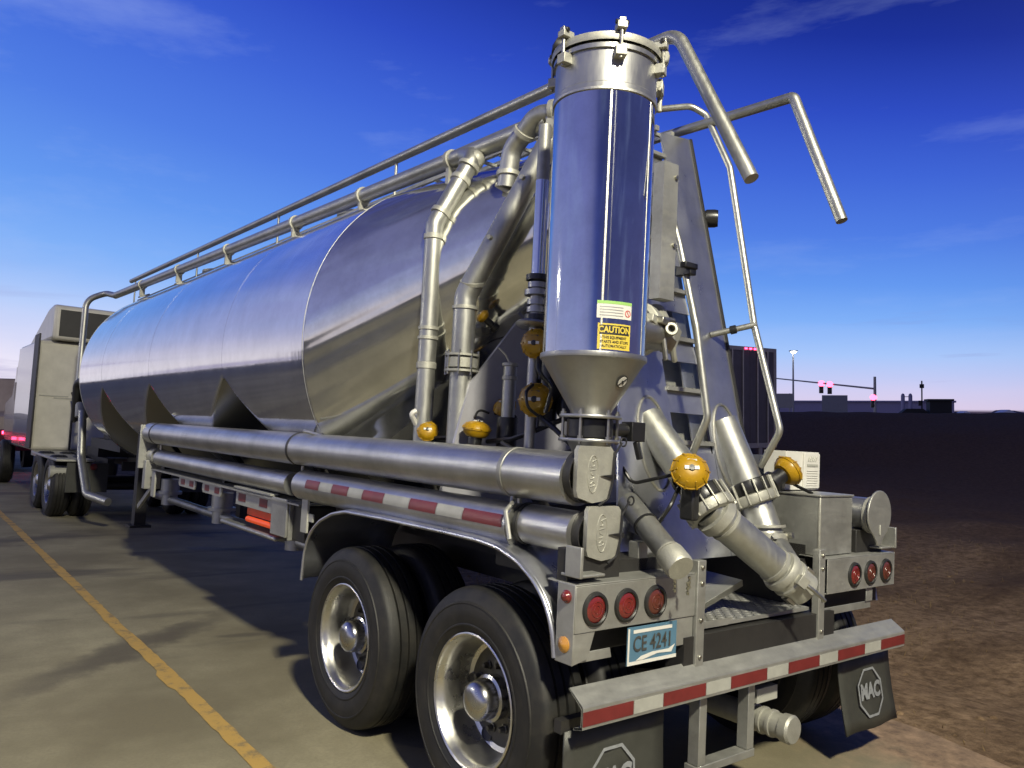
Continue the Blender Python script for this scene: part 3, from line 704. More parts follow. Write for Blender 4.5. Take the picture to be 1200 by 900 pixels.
# --- hose tubes along both sides
TX = -1.17
mb = MB().tube([(TX, .13, 1.535), (TX, 6.72, 1.535)], .110, 'tube_aluminium', 48)
up_t = mb.build('hose_tube', TR)
mb = MB().tube([(TX, .48, 1.300), (TX, 2.78, 1.300)], .100, 'tube_aluminium', 48)
mb.build('hose_tube', TR)
mb = MB().tube([(TX + .02, .12, 1.315), (TX + .02, .47, 1.315)], .088, 'tube_aluminium', 40)
ring(mb, (TX + .02, .45, 1.315), (0, 1, 0), .088, .016, .006, 'black_rubber'); mb.build('hose_tube', TR)
mb = MB().tube([(TX + .03, 3.02, 1.285), (TX + .03, 6.42, 1.285)], .082, 'tube_aluminium', 40); mb.build('hose_tube', TR)
mb = MB().tube([(TX + .03, 6.50, 1.30), (TX + .03, 6.72, 1.30)], .082, 'tube_aluminium', 32); mb.build('hose_tube', TR)
for y, m_ in ((.53, 'satin_aluminium'), (2.88, 'black_steel'), (6.42, 'black_steel')):
    mb = MB().lathe([(.111, -.016), (.114, -.014), (.114, .014), (.111, .016)], (TX, y, 1.535), (0, 1, 0), m_, 44)
    mb.tube([(TX + .02, y, 1.425), (TX + .02, y, 1.37)], .012, 'zinc_bolt', 8)
    mb.build('tube_strap', TR)
mb = MB().tube([(TX - .035, .50, 1.415), (TX - .07, .47, 1.405)], .010, 'satin_aluminium', 8); mb.tube(fillet([(TX - .045, .50, 1.43), (TX - .055, .49, 1.40), (TX - .105, .47, 1.37), (TX - .108, .43, 1.255)], .02), .011, 'satin_aluminium', 8); mb.build('strap_hook', TR)
# retro-reflective strips on the lower tube
L = [(.50, .80), (1.03, 1.28), (1.55, 1.79), (1.97, 2.18), (2.36, 2.56)]
def tubestrip(y0, y1, mat, r=.1015, a0=150, a1=182):
    vs = []; n = 6
    for k in range(n + 1):
        a = math.radians(a0 + (a1 - a0) * k / n)
        for y in (y0, y1): vs.append((TX + r * math.cos(a), y, 1.300 + r * math.sin(a)))
    return MB().add(vs, [(2 * k, 2 * k + 1, 2 * k + 3, 2 * k + 2) for k in range(n)], mat)
for y0, y1 in L: tubestrip(y0, y1, 'red_tape').build('reflector_strip', TR)
for (a0, a1), (b0, b1) in zip(L, L[1:]): tubestrip(a1 + .004, b0 - .004, 'white_tape', .1012).build('reflector_strip', TR)
# cast hinged lids with embossed oval and spring wire
def lid(cx, cz, y, w, h):
    poly = [(-w * .45, -h * .42), (-w * .05, -h * .52), (w * .36, -h * .48), (w * .50, -h * .30), (w * .50, h * .42), (w * .42, h * .5), (-w * .44, h * .5), (-w * .5, h * .42), (-w * .5, -h * .3)]
    mb = MB().prism(poly, (cx, y, cz), (1, 0, 0), (0, 0, 1), .022, 'cast_aluminium')
    ov = [(cx - .012 + .030 * math.cos(t * PI / 14), y - .023, cz + .075 * math.sin(t * PI / 14)) for t in range(29)]
    mb.tube(ov, .0022, 'cast_aluminium', 6)
    for st in ([(-.028, -.052), (-.002, -.046), (.0, -.036), (-.014, -.03), (-.026, -.04)], [(-.026, -.02), (-.006, -.016), (-.008, -.004), (-.022, -.004), (-.024, .006)], [(-.03, .014), (.006, .02)], [(-.024, .03), (-.006, .032), (-.010, .046), (-.022, .05), (.006, .058)]):
        mb.tube(fillet([(cx + a - .0, y - .0225, cz + b_) for a, b_ in st], .008, 3), .0024, 'cast_aluminium', 6)
    o = mb.build('tube_lid', TR, bevel=.005)
    k = cx + w * .5
    wire = [(cx + .02, y - .03, cz - h * .56), (k - .03, y - .035, cz - h * .44), (k - .01, y - .035, cz - .03), (k, y - .03, cz + h * .36), (k + .05, y - .02, cz + h * .58)]
    mb = MB().tube(fillet(wire, .03, 5), .005, 'black_iron', 8)
    cc = V((k + .06, y - .02, cz + h * .60)); mb.tube([cc + V((.018 * math.cos(t * PI / 8), 0, .018 * math.sin(t * PI / 8))) for t in range(-5, 10)], .004, 'black_iron', 6)
    mb.add([(k + .01, y - .036, cz + .0), (k + .01, y - .036, cz - .022), (k - .07, y - .030, cz - .006), (k + .01, y - .026, cz + .0), (k + .01, y - .026, cz - .022), (k - .07, y - .024, cz - .006)], [(0, 2, 1), (3, 4, 5), (0, 3, 5, 2), (1, 2, 5, 4), (0, 1, 4, 3)], 'black_iron')
    mb.build('spring_latch', o)
    MB().lathe([(.108, .0), (.112, .0), (.112, .045), (.108, .045)], (cx - .01, y + .001, cz - .01), (0, 1, 0), 'black_steel', 32).build('gasket', o)
    return o
lid(-1.145, 1.560, .085, .20, .225)
lid(-1.09, 1.322, .075, .19, .215)
RX = 1.10
mb = MB().tube([(RX, .06, 1.35), (RX, 6.4, 1.35)], .098, 'tube_aluminium', 40); mb.build('hose_tube', TR)
mb = MB().tube([(RX, .13, 1.535), (RX, 6.4, 1.535)], .09, 'tube_aluminium', 32); 
mb = MB()
dp = [(.135 * math.cos(t), .135 * math.sin(t)) for t in [math.radians(q) for q in range(-60, 241, 12)]] + [(-.03, -.155), (-.02, -.18), (.02, -.18), (.03, -.155)]
mb.prism(dp, (RX, .012, 1.36), (1, 0, 0), (0, 0, 1), .012, 'satin_aluminium'); mb.bar((RX, -.002, 1.24), (RX, -.002, 1.30), .012, .006, 'pale_paint', (0, 1, 0))
mb.lathe([(.10, .05), (.106, .05), (.106, .02), (.10, .02)], (RX, .01, 1.35), (0, 1, 0), 'cast_aluminium', 30, close=True)
mb.build('tube_lid', TR, bevel=.003)
for sx in (-1, 1): MB().box((sx * .99, 4.6, 1.165), (.46, 3.7, .012), 'satin_aluminium').build('shade_tray', TR)  # sheets added under the tubes to close gaps in the ground shadow
# brackets that carry the tubes
for y in (.55, 1.5, 2.88, 4.6, 6.45):
    for s in (-1, 1): MB().box((s * .95, y, 1.19), (.30, .05, .06), 'black_steel').bar((s * .85, y, 1.20), (s * 1.06, y, 1.46), .05, .04, 'black_steel').build('tube_bracket', TR)
mb = MB().prism([(-.09, -.26), (.09, -.26), (.09, .15), (.05, .20), (-.09, .20)], (-1.20, 6.72, 1.42), (1, 0, 0), (0, 0, 1), -.02, 'satin_aluminium')
mb.box((-1.16, 6.66, 1.10), (.16, .10, .30), 'satin_aluminium'); mb.box((-1.20, 6.4, 1.02), (.02, .12, .26), 'pale_paint')
mb.bar((-1.17, 6.5, 1.0), (-1.17, 7.05, .72), .03, .05, 'satin_aluminium')
mb.build('tube_end_bracket', TR, bevel=.004)

# --- left side: marker rail, lamp guard, valve box
MB().box((-1.0, 4.9, 1.18), (.06, 3.9, .09), 'black_steel').build('side_rail', TR)
for y, l in ((5.28, .5), (4.58, .5)):
    pts = [(-l / 2 * .9, -.045), (l / 2 * .9, -.045), (l / 2, -.02), (l / 2, .02), (l / 2 * .9, .045), (-l / 2 * .9, .045), (-l / 2, .02), (-l / 2, -.02)]
    mb = MB().prism(pts, (-1.19, y, 1.12), (0, 1, 0), (0, 0, 1), -.012, 'pale_paint')
    for q in (-.14, .12): mb.box((-1.2035, y + q, 1.12), (.003, .11, .05), 'red_tape')
    mb.build('reflector_plate', TR)
mb = MB().box((-1.19, 3.62, 1.12), (.014, .75, .13), 'pale_paint'); mb.box((-1.19, 3.62, 1.19), (.06, .75, .012), 'pale_paint')
for q in (3.42, 3.86): mb.box((-1.1985, q, 1.115), (.003, .15, .06), 'red_tape')
mb.build('reflector_plate', TR)
MB().tube([(-1.18, 3.18, .965), (-1.18, 3.75, .965)], .022, 'orange_marker', 12).box((-1.15, 3.5, 1.02), (.02, .66, .06), 'orange_red').build('side_marker', TR)
mb = MB().box((-1.12, 3.75, .885), (.16, 1.15, .035), 'satin_aluminium'); mb.build('side_step', TR, bevel=.015)
mb = MB().box((-1.20, 3.10, 1.05), (.02, .27, .26), 'satin_aluminium').box((-1.06, 2.97, 1.04), (.26, .014, .28), 'satin_aluminium').box((-1.05, 2.86, 1.03), (.22, .20, .24), 'black_steel')
mb.tube([(-1.05, 2.86, .8), (-1.05, 2.86, .95)], .05, 'black_steel', 14); mb.build('valve_box', TR, bevel=.006)
MB().box((-1.21, 2.66, 1.11), (.015, .09, .22), 'pale_paint').box((-1.19, 2.69, 1.22), (.05, .16, .014), 'pale_paint').box((-1.2, 2.60, 1.10), (.012, .09, .05), 'pale_paint').build('fender_bracket', TR)

# --- running gear
for sx in (-1, 1):
    MB().span((sx * .40, .12, .86), (sx * .52, 4.4, 1.12), 'black_steel').build('frame_rail', TR)
MB().span((-.62, .0, .60), (.62, .10, .86), 'black_steel').build('rear_crossmember', TR)
for y in (1.28, 2.6, 3.9): MB().box((0, y, 1.0), (.78, .12, .2), 'black_steel').build('crossmember', TR)
MB().prism([(-.66, 1.12), (.66, 1.12), (.9, 1.3), (-.9, 1.3)], (0, 1.3, 0), (1, 0, 0), (0, 0, 1), -2.4, 'black_steel').build('subframe_deck', TR)
for sx in (-1, 1):
    MB().span((sx * .56, .14, 1.06), (sx * .98, .9, 1.19), 'black_steel').build('outrigger', TR)
    MB().span((sx * .60, .9, 1.02), (sx * .64, 2.6, 1.2), 'black_steel').build('wheel_guard', TR)
for y in (.660, 1.906):
    MB().tube([(-1.1, y, .505), (1.1, y, .505)], .065, 'black_steel').build('axle', TR)
    for sx in (-1, 1):
        MB().lathe([(.10, .58), (.13, .62), (.13, .80), (.10, .86)], (sx * .46, y + .32, 0), (0, 0, 1), 'black_rubber', 20).build('air_spring', TR)
        MB().bar((sx * .46, y - .5, .72), (sx * .46, y + .4, .52), .09, .1, 'black_steel').build('suspension_arm', TR)
def tyre_profile():
    o = [(.290, -.02), (.298, -.004), (.312, .006), (.328, .013), (.331, .017), (.336, .017), (.340, .014), (.372, .021), (.40, .022), (.425, .018), (.428, .021), (.434, .020), (.437, .014), (.455, .006), (.470, -.003), (.484, -.010), (.494, -.022), (.500, -.036)]
    t = []
    for h in (-.075, -.125, -.175): t += [(.504, h + .007), (.490, h + .005), (.490, h - .005), (.504, h - .007)]
    back = [(r, -.25 - h) for r, h in reversed(o)]
    return o + t + back
TP = tyre_profile()
def wheel(sx, y, xo, outer):
    ax = (sx, 0, 0); c = V((xo, y, .505))
    prof = [(.299, -.004), (.299, .003), (.293, .006), (.285, .002), (.281, -.012), (.272, -.022), (.264, -.045), (.259, -.09), (.255, -.14), (.246, -.162), (.225, -.170), (.225, -.1701)] if outer else [(.299, -.004), (.299, .003), (.285, .002), (.272, -.022), (.264, -.045), (.259, -.12), (.255, -.2)]
    w = MB().lathe(prof, c, ax, 'rim_aluminium', 72, (0, 0, 1))
    if outer:
        w.lathe([(.226, -.1705), (.20, -.163), (.17, -.150), (.10, -.146)], c, ax, 'rim_disc', 60, (0, 0, 1))
        x, yy, z = frame(ax, (0, 0, 1))
        for k in range(10):
            a = k * PI / 5 + .2; q = c + (x * math.cos(a) + yy * math.sin(a)) * .143 - z * .147
            w.lathe([(0, .036), (.011, .034), (.016, .008), (.021, .006), (.021, 0)], q, ax, 'rim_disc', 6)
        for k in range(5):
            a = k * 2 * PI / 5 + .55; d = x * math.cos(a) + yy * math.sin(a); q = c + d * .207 - z * .1635
            w.lathe([(0, .001), (.028, .001), (.029, .004), (.034, .004), (.036, -.008)], q, (z * .96 - d * .25), 'black_iron', 22)
    o = w.build('wheel', TR, sharp=30)
    MB().lathe(TP, c, ax, 'tyre', 96, (0, 0, 1)).build('tyre', o, sharp=25)
    if outer:
        MB().lathe([(.100, -.15), (.100, -.11), (.104, -.108), (.104, -.096), (.090, -.09), (.090, -.045), (.087, -.028), (.077, -.012), (.058, .0), (.032, .006), (0, .008)], c, ax, 'chrome', 40, (0, 0, 1)).build('hub_cap', o)
    return o
for y in (.660, 1.906):
    for sx in (-1, 1):
        wheel(sx, y, sx * 1.265, True); wheel(sx, y, sx * .935, False)
# fenders over both axles
fp = [(2.485, .74), (2.47, .92), (2.41, 1.04), (2.28, 1.13), (2.12, 1.19), (1.95, 1.222), (1.5, 1.232), (.95, 1.236), (.65, 1.234), (.50, 1.222), (.36, 1.185), (.25, 1.125), (.17, 1.05), (.125, .96), (.105, .85)]
fpp = fillet([(0, a, b_) for a, b_ in fp], .3, 3)
for sx in (-1, 1):
    vs = []; n = len(fpp); W = (1.285, 1.27, 1.20, .95, .66)
    for i, p in enumerate(fpp):
        t = (fpp[min(i + 1, n - 1)] - fpp[max(i - 1, 0)]).normalized(); nr = V((0, t.z, -t.y)); 
        if nr.z < 0 and abs(nr.z) > .3: nr = -nr
        for w_, dz in zip(W, (-.012, -.003, 0, .004, 0)): vs.append((sx * w_, p.y, p.z + dz))
    k = len(W); fs = [(i * k + j, i * k + j + 1, (i + 1) * k + j + 1, (i + 1) * k + j) for i in range(n - 1) for j in range(k - 1)]
    mb = MB().add(vs, fs, 'sheet_aluminium')
    mb.tube([(sx * 1.283, p.y, p.z - .012) for p in fpp], .011, 'sheet_aluminium', 10)
    o = mb.build('fender', TR)
    so = o.modifiers.new('gauge', 'SOLIDIFY'); so.thickness = .005
    MB().box((sx * 1.12, .10, 1.20), (.30, .06, .13), 'black_steel').box((sx * 1.2, .05, 1.165), (.15, .10, .012), 'satin_aluminium').box((sx * 1.27, .03, 1.22), (.016, .09, .12), 'satin_aluminium').build('fender_stay', TR, bevel=.004)

# --- rear light panels
for sx in (-1, 1):
    x0, x1 = (-1.28, -.555) if sx < 0 else (.545, 1.28)
    mb = MB().span((x0, 0, .950), (x1, .006, 1.130), 'satin_aluminium')
    mb.span((x0, .0, 1.1305), (x1, .17, 1.1365), 'satin_aluminium')
    mb.span((x0, .008, .948), (x1, .06, .954), 'satin_aluminium')
    if sx < 0:
        mb.span((x0 - .006, .001, .83), (x0 - .001, .10, 1.135), 'satin_aluminium')
        mb.prism([(-1.279, .83), (-1.20, .845), (-1.165, .949), (-1.279, .949)], (0, .004, 0), (1, 0, 0), (0, 0, 1), -.006, 'satin_aluminium')
        mb.prism([(-1.279, .83), (-1.05, .83), (-1.06, .870), (-1.20, .868), (-1.279, .845)], (0, .020, 0), (1, 0, 0), (0, 0, 1), -.006, 'satin_aluminium')
        mb.span((-.72, .006, .83), (-.56, .012, .949), 'satin_aluminium')
    else:
        mb.span((x1 + .001, .001, .95), (x1 + .006, .10, 1.135), 'satin_aluminium')
        mb.span((.51, .03, .83), (1.07, .036, .87), 'satin_aluminium'); mb.span((1.0, .02, .87), (1.07, .026, .949), 'satin_aluminium')
    p = mb.build('light_panel', TR, bevel=.002)
    MB().span((x0 + .02, .10, .84), (x1 - .01, .11, .945), 'black_steel').build('panel_recess', p)
    for k in range(3):
        cx = sx * (.8224 + .1766 * k); c = (cx, 0, 1.036)
        lens = 'red_lens' if (sx, k) != (-1, 0) and not (sx > 0 and k > 0) else 'dim_red_lens'  # inner left lens darkened for the pipe's shadow, outer right pair darker too
        mb = MB().lathe([(.052, .010), (.056, .014), (.066, .010), (.069, 0)], c, (0, -1, 0), 'black_rubber', 40)
        mb.lathe([(0, .013), (.03, .012), (.046, .009), (.052, .005)], c, (0, -1, 0), lens, 40)
        for ri in (.015, .030): mb.lathe([(ri - .002, .0115), (ri, .0148), (ri + .002, .0115)], c, (0, -1, 0), lens, 32)
        mb.build('tail_light', TR)
mb = MB().lathe([(0, .022), (.016, .018), (.022, .006), (.026, .004), (.026, 0)], (-1.286, .045, 1.086), (-1, 0, 0), 'red_lens', 24); mb.build('side_marker_light', TR)
mb = MB().lathe([(0, .016), (.018, .013), (.026, .006), (.031, .004), (.031, 0)], (-1.286, .05, .902), (-1, 0, 0), 'amber_lens', 24); mb.build('side_marker_light', TR)
# number plate
pc = V((-.835, -.004, .868)); mb = MB().box(pc, (.305, .004, .152), 'plate_blue')
yy = pc.y - .0035
mb.prism([(-.152, -.076), (.152, -.076), (.152, -.062), (-.152, -.062)], (pc.x, yy, pc.z), (1, 0, 0), (0, 0, 1), .001, 'label_white'); mb.prism([(-.152, -.062), (-.142, -.062), (-.142, .072), (-.152, .072)], (pc.x, yy, pc.z), (1, 0, 0), (0, 0, 1), .001, 'label_white')
mb.prism([(-.10, -.060), (-.06, -.060), (.03, -.045), (.12, -.050), (.142, -.02), (.10, -.035), (.0, -.035), (-.07, -.045)], (pc.x, yy, pc.z), (1, 0, 0), (0, 0, 1), .001, 'label_white')
mb.prism([(-.12, .05), (.12, .05), (.12, .064), (-.12, .064)], (pc.x, yy, pc.z), (1, 0, 0), (0, 0, 1), .0008, 'label_white')
mb.text('CE 4241', .088, (pc.x, yy - .0025, pc.z + .004), (1, 0, 0), (0, 0, 1), 'dark_stencil', .001, .80)
mb.build('number_plate', TR)
# posts, bumper, tape
for x0 in (-.555, .445):
    mb = MB().span((x0, -.012, .715), (x0 + .056, .03, 1.19), 'satin_aluminium')
    for z in (.77, .93, 1.09, 1.16): mb.bolt((x0 + .028, -.012, z), (0, -1, 0), .011, .008)
    mb.build('rear_post', TR, bevel=.003)
prof = [(-.066, .612), (-.066, .690), (-.064, .696), (.012, .748), (.016, .744), (-.055, .690), (-.058, .684), (-.058, .620), (-.02, .608), (-.02, .600)]
mb = MB(); n = len(prof); BW = 1.2825
mb.add([(x, a, b_) for x in (-BW, BW) for a, b_ in prof], [(k, (k + 1) % n, n + (k + 1) % n, n + k) for k in range(n)], 'satin_aluminium')
o = mb.build('bumper', TR, sharp=12)
pos = [0, .2794, .4572, .7366, .9144, 1.1938, 1.3716, 1.651, 1.8288, 2.108, 2.286, 2.565]
for k in range(11):
    a, b_ = pos[k] - BW + .002, pos[k + 1] - BW - .002
    mt = 'red_tape' if k % 2 == 0 else 'white_tape'
    MB().span((a, -.0685, .624), (b_, -.0665, .677), mt).build('reflector_tape', o)
MB().prism([(.0, .70), (.03, .72), (.03, .60), (.0, .60)], (0, 0, 0), (0, 1, 0), (0, 0, 1), .01, 'satin_aluminium')
for x in (-.52, -.16):
    MB().span((x, -.02, .30), (x + .05, .04, .608), 'satin_aluminium').build('underride_leg', TR, bevel=.003)
MB().span((-.53, -.02, .262), (-.10, .05, .298), 'satin_aluminium').build('underride_bar', TR, bevel=.003)
mb = MB().tube([(.045, .5, .385), (.045, -.10, .385)], .058, 'cast_aluminium', 28)
for y in (-.02, .03, .08): ring(mb, (.045, y, .385), (0, 1, 0), .058, .010, .007)
mb.lathe([(.066, -.02), (.068, .02), (.06, .032), (.02, .036), (0, .036)], (.045, -.10, .385), (0, -1, 0), 'cast_aluminium', 28)
mb.build('drain_pipe', TR)
MB().span((-.03, .02, .475), (.14, .06, .545), 'pale_paint').build('drain_bracket', TR, bevel=.003)
# mud flaps with the maker's mark
for sx in (-1, 1):
    x0, x1 = (-1.28, -.70) if sx < 0 else (.72, 1.29)
    zb = .10 if sx < 0 else .185
    poly = [(x0, zb), (x1, zb), (x1, .575), (x0, .575)]
    mb = MB()
    vs = []
    for i in range(9):
        for j in range(7):
            x = x0 + (x1 - x0) * i / 8; z = zb + (.575 - zb) * j / 6
            vs.append((x + .05 * sx * (1 - j / 6) * 0.5, .035 - .05 * (1 - j / 6) ** 1.5 + .008 * math.sin(i * 1.1), z))
    mb.add(vs, [(i * 7 + j, (i + 1) * 7 + j, (i + 1) * 7 + j + 1, i * 7 + j + 1) for i in range(8) for j in range(6)], 'flap_rubber')
    f = mb.build('mud_flap', TR); so = f.modifiers.new('gauge', 'SOLIDIFY'); so.thickness = .008; so.offset = 1
    cx, cz = (-1.025, .355) if sx < 0 else (1.01, .375)
    def onflap(x, z): # follow the hang of the flap
        j = (z - zb) / (.575 - zb); return V((x + .05 * sx * (1 - j) * .5, .035 - .05 * max(0, 1 - j) ** 1.5 - .022, z))
    R_ = .140; mb = MB(); vs = []
    for k in range(8):
        a = PI / 8 + k * PI / 4
        for q in (R_, R_ * .90): vs.append(onflap(cx + q * math.cos(a), cz + q * math.sin(a)))
    mb.add(vs, [(2 * k, (2 * k + 2) % 16, (2 * k + 3) % 16, 2 * k + 1) for k in range(8)], 'logo_white')
    tv, tf = font_polys('MAC', .115, .006)
    mb.add([onflap(cx + (p.x + .15 * p.y) * .86, cz + .005 + p.y * .95) for p in tv], tf, 'logo_white')
    mb.build('flap_emblem', f)
MB().span((-1.29, .04, .565), (-.6, .08, .615), 'black_steel').build('flap_hanger', TR)
MB().span((.6, .04, .565), (1.29, .08, .615), 'black_steel').build('flap_hanger', TR)

# --- tread-plate step between the posts
mb = MB().span((-.49, .04, .872), (.44, .60, .888), 'satin_aluminium')
mb.prism([(-.26, .0), (-.49, .0), (-.49, .03), (-.22, .03)], (0, .04, .872), (1, 0, 0), (0, 0, 1), .004, 'satin_aluminium')
for i in range(27):
    for j in range(16):
        cx = -.475 + i * .0345; cy = .058 + j * .0345; a = PI / 4 if (i + j) % 2 else -PI / 4
        u = V((math.cos(a), math.sin(a), 0)); w = V((-u.y, u.x, 0)); c = V((cx, cy, .888))
        mb.add([c - u * .0145, c + w * .0055, c + u * .0145, c - w * .0055, c - u * .006 + V((0, 0, .0035)), c + u * .006 + V((0, 0, .0035))], [(0, 4, 1), (1, 4, 5, 2), (2, 5, 3), (3, 5, 4, 0)], 'stainless_satin')
mb.build('tread_plate', TR)
mb = MB().add([(-.40, .13, .93), (-.02, .13, 1.045), (.03, .16, 1.005), (-.36, .16, .895), (-.40, .36, .94), (-.02, .36, 1.055), (.03, .36, 1.015), (-.36, .36, .905)], [(0, 1, 5, 4), (0, 3, 2, 1), (3, 7, 6, 2), (4, 5, 6, 7), (0, 4, 7, 3), (1, 2, 6, 5)], 'satin_aluminium')
mb.build('splash_tray', TR, bevel=.003)
mb = MB().box((-.22, .52, 1.06), (.34, .20, .15), 'black_iron').box((-.20, .50, 1.145), (.40, .26, .012), 'satin_aluminium'); mb.lathe([(0, .04), (.05, .03), (.06, 0)], (-.31, .42, 1.06), (0, -1, 0), 'black_iron', 18); mb.build('valve_manifold', TR, bevel=.006)
mb = MB().tube([(-.62, .35, 1.0), (-.52, .32, 1.26)], .085, 'stainless_satin', 24); mb.lathe([(.10, -.03), (.12, -.03), (.12, .03), (.10, .03)], (-.52, .32, 1.27), (.3, -.2, .9), 'pipe_aluminium', 24); mb.build('receiver_tank', TR)
for x in (-1.02, -.78):
    MB().span((x, .14, 1.137), (x + .06, .2, 1.26), 'satin_aluminium').build('panel_stay', TR, bevel=.003)
# right side boxes
mb = MB().span((.56, .06, 1.14), (.90, .50, 1.455), 'satin_aluminium').span((.553, .053, 1.455), (.907, .507, 1.468), 'satin_aluminium').span((.5575, .0575, 1.141), (.572, .0725, 1.454), 'cast_aluminium')
mb.build('tool_box', TR, bevel=.004)
mb = MB().span((.60, .30, 1.475), (.95, .44, 1.695), 'label_white').span((.775, .288, 1.485), (.94, .299, 1.685), 'label_white')
for k in range(7): mb.span((.80, .284, 1.50 + .014 * k), (.915, .2875, 1.506 + .014 * k), 'label_white')
mb.span((.80, .284, 1.61), (.915, .2875, 1.625), 'pale_paint')
for k in range(5): mb.bar((.81 + .02 * k, .285, 1.64), (.825 + .02 * k, .285, 1.67), .006, .003, 'pale_paint', (0, 1, 0))
mb.build('control_box', TR, bevel=.01)
MB().span((.415, .50, 1.48), (.90, .512, 1.665), 'sheet_aluminium').build('wing_panel', TR)
# landing gear, kingpin box and front pipes
for sx in (-1, 1):
    MB().span((sx * .62, 8.9, .28), (sx * .76, 9.06, 1.5), 'black_steel').box((sx * .69, 8.98, .27), (.26, .26, .03), 'black_steel').build('landing_leg', TR)
MB().span((-.55, 11.0, 1.14), (.55, 13.2, 1.30), 'black_steel').prism([(11.2, 1.3), (13.0, 1.3), (12.3, 2.4), (11.6, 2.2)], (-.4, 0, 0), (0, 1, 0), (0, 0, 1), .8, 'black_steel').build('kingpin_frame', TR)
MB().tube(fillet([(-1.02, 11.5, 1.75), (-1.02, 11.3, 1.05), (-1.0, 10.75, .52), (-.8, 10.3, .45)], .2), .06, 'pipe_aluminium', 16).build('supply_pipe', TR)
mb = MB().tube(fillet([(-.95, 12.4, 1.6), (-1.0, 12.2, 2.2), (-.9, 11.9, 2.25), (-.85, 11.7, 1.7)], .15), .075, 'black_rubber', 14); mb.build('supply_hose', TR)
mb = MB().lathe([(0, .14), (.08, .13), (.1, .1), (.1, -.1), (0, -.12)], (-.95, 11.95, 1.75), (0, .2, 1), 'pale_paint', 20); mb.build('air_filter', TR)
# ------------------------------------------------------------------ ground
def lot(x): # world height of the sloping lot and the field beside it
    s = TILT / .99836
    if x < -9: return 9 * s
    if x < 1.75: return -s * x
    return -s * 1.75 - .16 * min(1, max(0, x - 1.75) / 1.6) - .0 * x
def rough(x, y):
    if x < 1.75: return 0
    k = min(1, (x - 1.75) / 1.2)
    r = math.hypot(x + 3.3, y + 2.2); s = lambda a, b_: (lambda t: t * t * (3 - 2 * t))(min(1, max(0, (r - a) / (b_ - a))))
    berm = 2.10 * s(25, 45) * (1 - s(46, 56)) * min(1, max(0, (x - 2) / 10))
    return k * (.05 * math.sin(x * 2.1 + .7 * y) * math.sin(y * 1.7 - x * .6) + .07 * math.sin(x * .55 + 1) * math.sin(y * .43)) + berm
def lattice(xs, ys, h, name, mat):
    vs = [(x, y, h(x, y)) for x in xs for y in ys]; m_ = len(ys)
    fs = [(i * m_ + j, (i + 1) * m_ + j, (i + 1) * m_ + j + 1, i * m_ + j + 1) for i in range(len(xs) - 1) for j in range(m_ - 1)]
    return MB().add(vs, fs, mat).build(name)
far = [-900, -500, -250, -120, -60, -30, -15]
ys = far + [y * .5 for y in range(-20, 61)] + [32, 34, 36, 38, 40, 42, 44, 46, 48, 50, 52, 55, 58, 62, 90, 140, 250, 500, 900, 1500]
xs = [-900, -500, -250, -120, -60, -30, -15, -9, -6, -3, 0, 1.0]
def edge(y): return 1.75 + .10 * math.sin(y * 1.3) + .06 * math.sin(y * 3.7 + 1)
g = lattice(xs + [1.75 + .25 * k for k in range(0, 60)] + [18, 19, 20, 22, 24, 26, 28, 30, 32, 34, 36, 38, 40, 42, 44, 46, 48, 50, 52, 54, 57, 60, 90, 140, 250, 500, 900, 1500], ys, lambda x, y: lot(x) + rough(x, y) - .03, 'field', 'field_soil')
tag(g, kind='structure')
xs2 = xs[:-1] + [.6, 1.1]
vs = []; fs = []; n = len(ys)
for y in ys:
    for x in xs2 + [edge(y)]: vs.append((x, y, lot(min(x, 1.75))))
k = len(xs2) + 1
fs = [(j * k + i, j * k + i + 1, (j + 1) * k + i + 1, (j + 1) * k + i) for j in range(n - 1) for i in range(k - 1)]
tag(MB().add(vs, fs, 'pavement').build('pavement'), kind='structure')
# worn painted line with ragged edges, along the left of the trailer
rng = random.Random(3); vs = []; ysl = [-9 + .09 * i for i in range(0, 520)]
for y in ysl:
    w0 = -.046 + rng.uniform(-.006, .006) + .005 * math.sin(y * 2.3); w1 = .046 + rng.uniform(-.006, .006) + .005 * math.sin(y * 1.7 + 2)
    if 3.0 < y < 3.4: w0 -= .03
    for w in (w0, w1): vs.append((-1.80 + w - .0, y, lot(-1.80 + w) + .004))
tag(MB().add(vs, [(2 * i, 2 * i + 1, 2 * i + 3, 2 * i + 2) for i in range(len(ysl) - 1)], 'line_yellow').build('lane_line'), kind='structure')
# dry grass and clods on the verge
rng = random.Random(11); vs = []; fs = []
for _ in range(9000):
    y = rng.uniform(-3, 12); x = 1.85 + rng.random() ** 1.3 * 9
    if math.sin(x * 1.3 + y * .8) + math.sin(y * 1.9 - x * .5) + rng.uniform(-1, 1) < -.1: continue
    z = lot(x) + rough(x, y) - .035; h = rng.uniform(.02, .07); a = rng.uniform(0, 2 * PI); b_ = rng.uniform(0, 2 * PI); t = rng.uniform(.1, .9) * h; w = rng.uniform(.002, .005)
    o = len(vs); vs += [(x - w * math.cos(a), y - w * math.sin(a), z), (x + w * math.cos(a), y + w * math.sin(a), z), (x + t * math.cos(b_), y + t * math.sin(b_), z + h)]
    fs.append((o, o + 1, o + 2))
tag(MB().add(vs, fs, 'dry_grass').build('dry_grass'), kind='stuff')
vs = []; mb = MB()
for _ in range(420):
    y = rng.uniform(-3, 9); x = 1.8 + rng.random() ** 1.5 * 7; r = rng.uniform(.008, .035)
    mb.lathe([(0, r * .6), (r * .7, r * .35), (r, 0), (r * .7, -r * .3)], (x, y, lot(x) + rough(x, y) - .03), (rng.uniform(-.3, .3), rng.uniform(-.3, .3), 1), 'field_soil', 6)
tag(mb.build('clods'), kind='stuff')
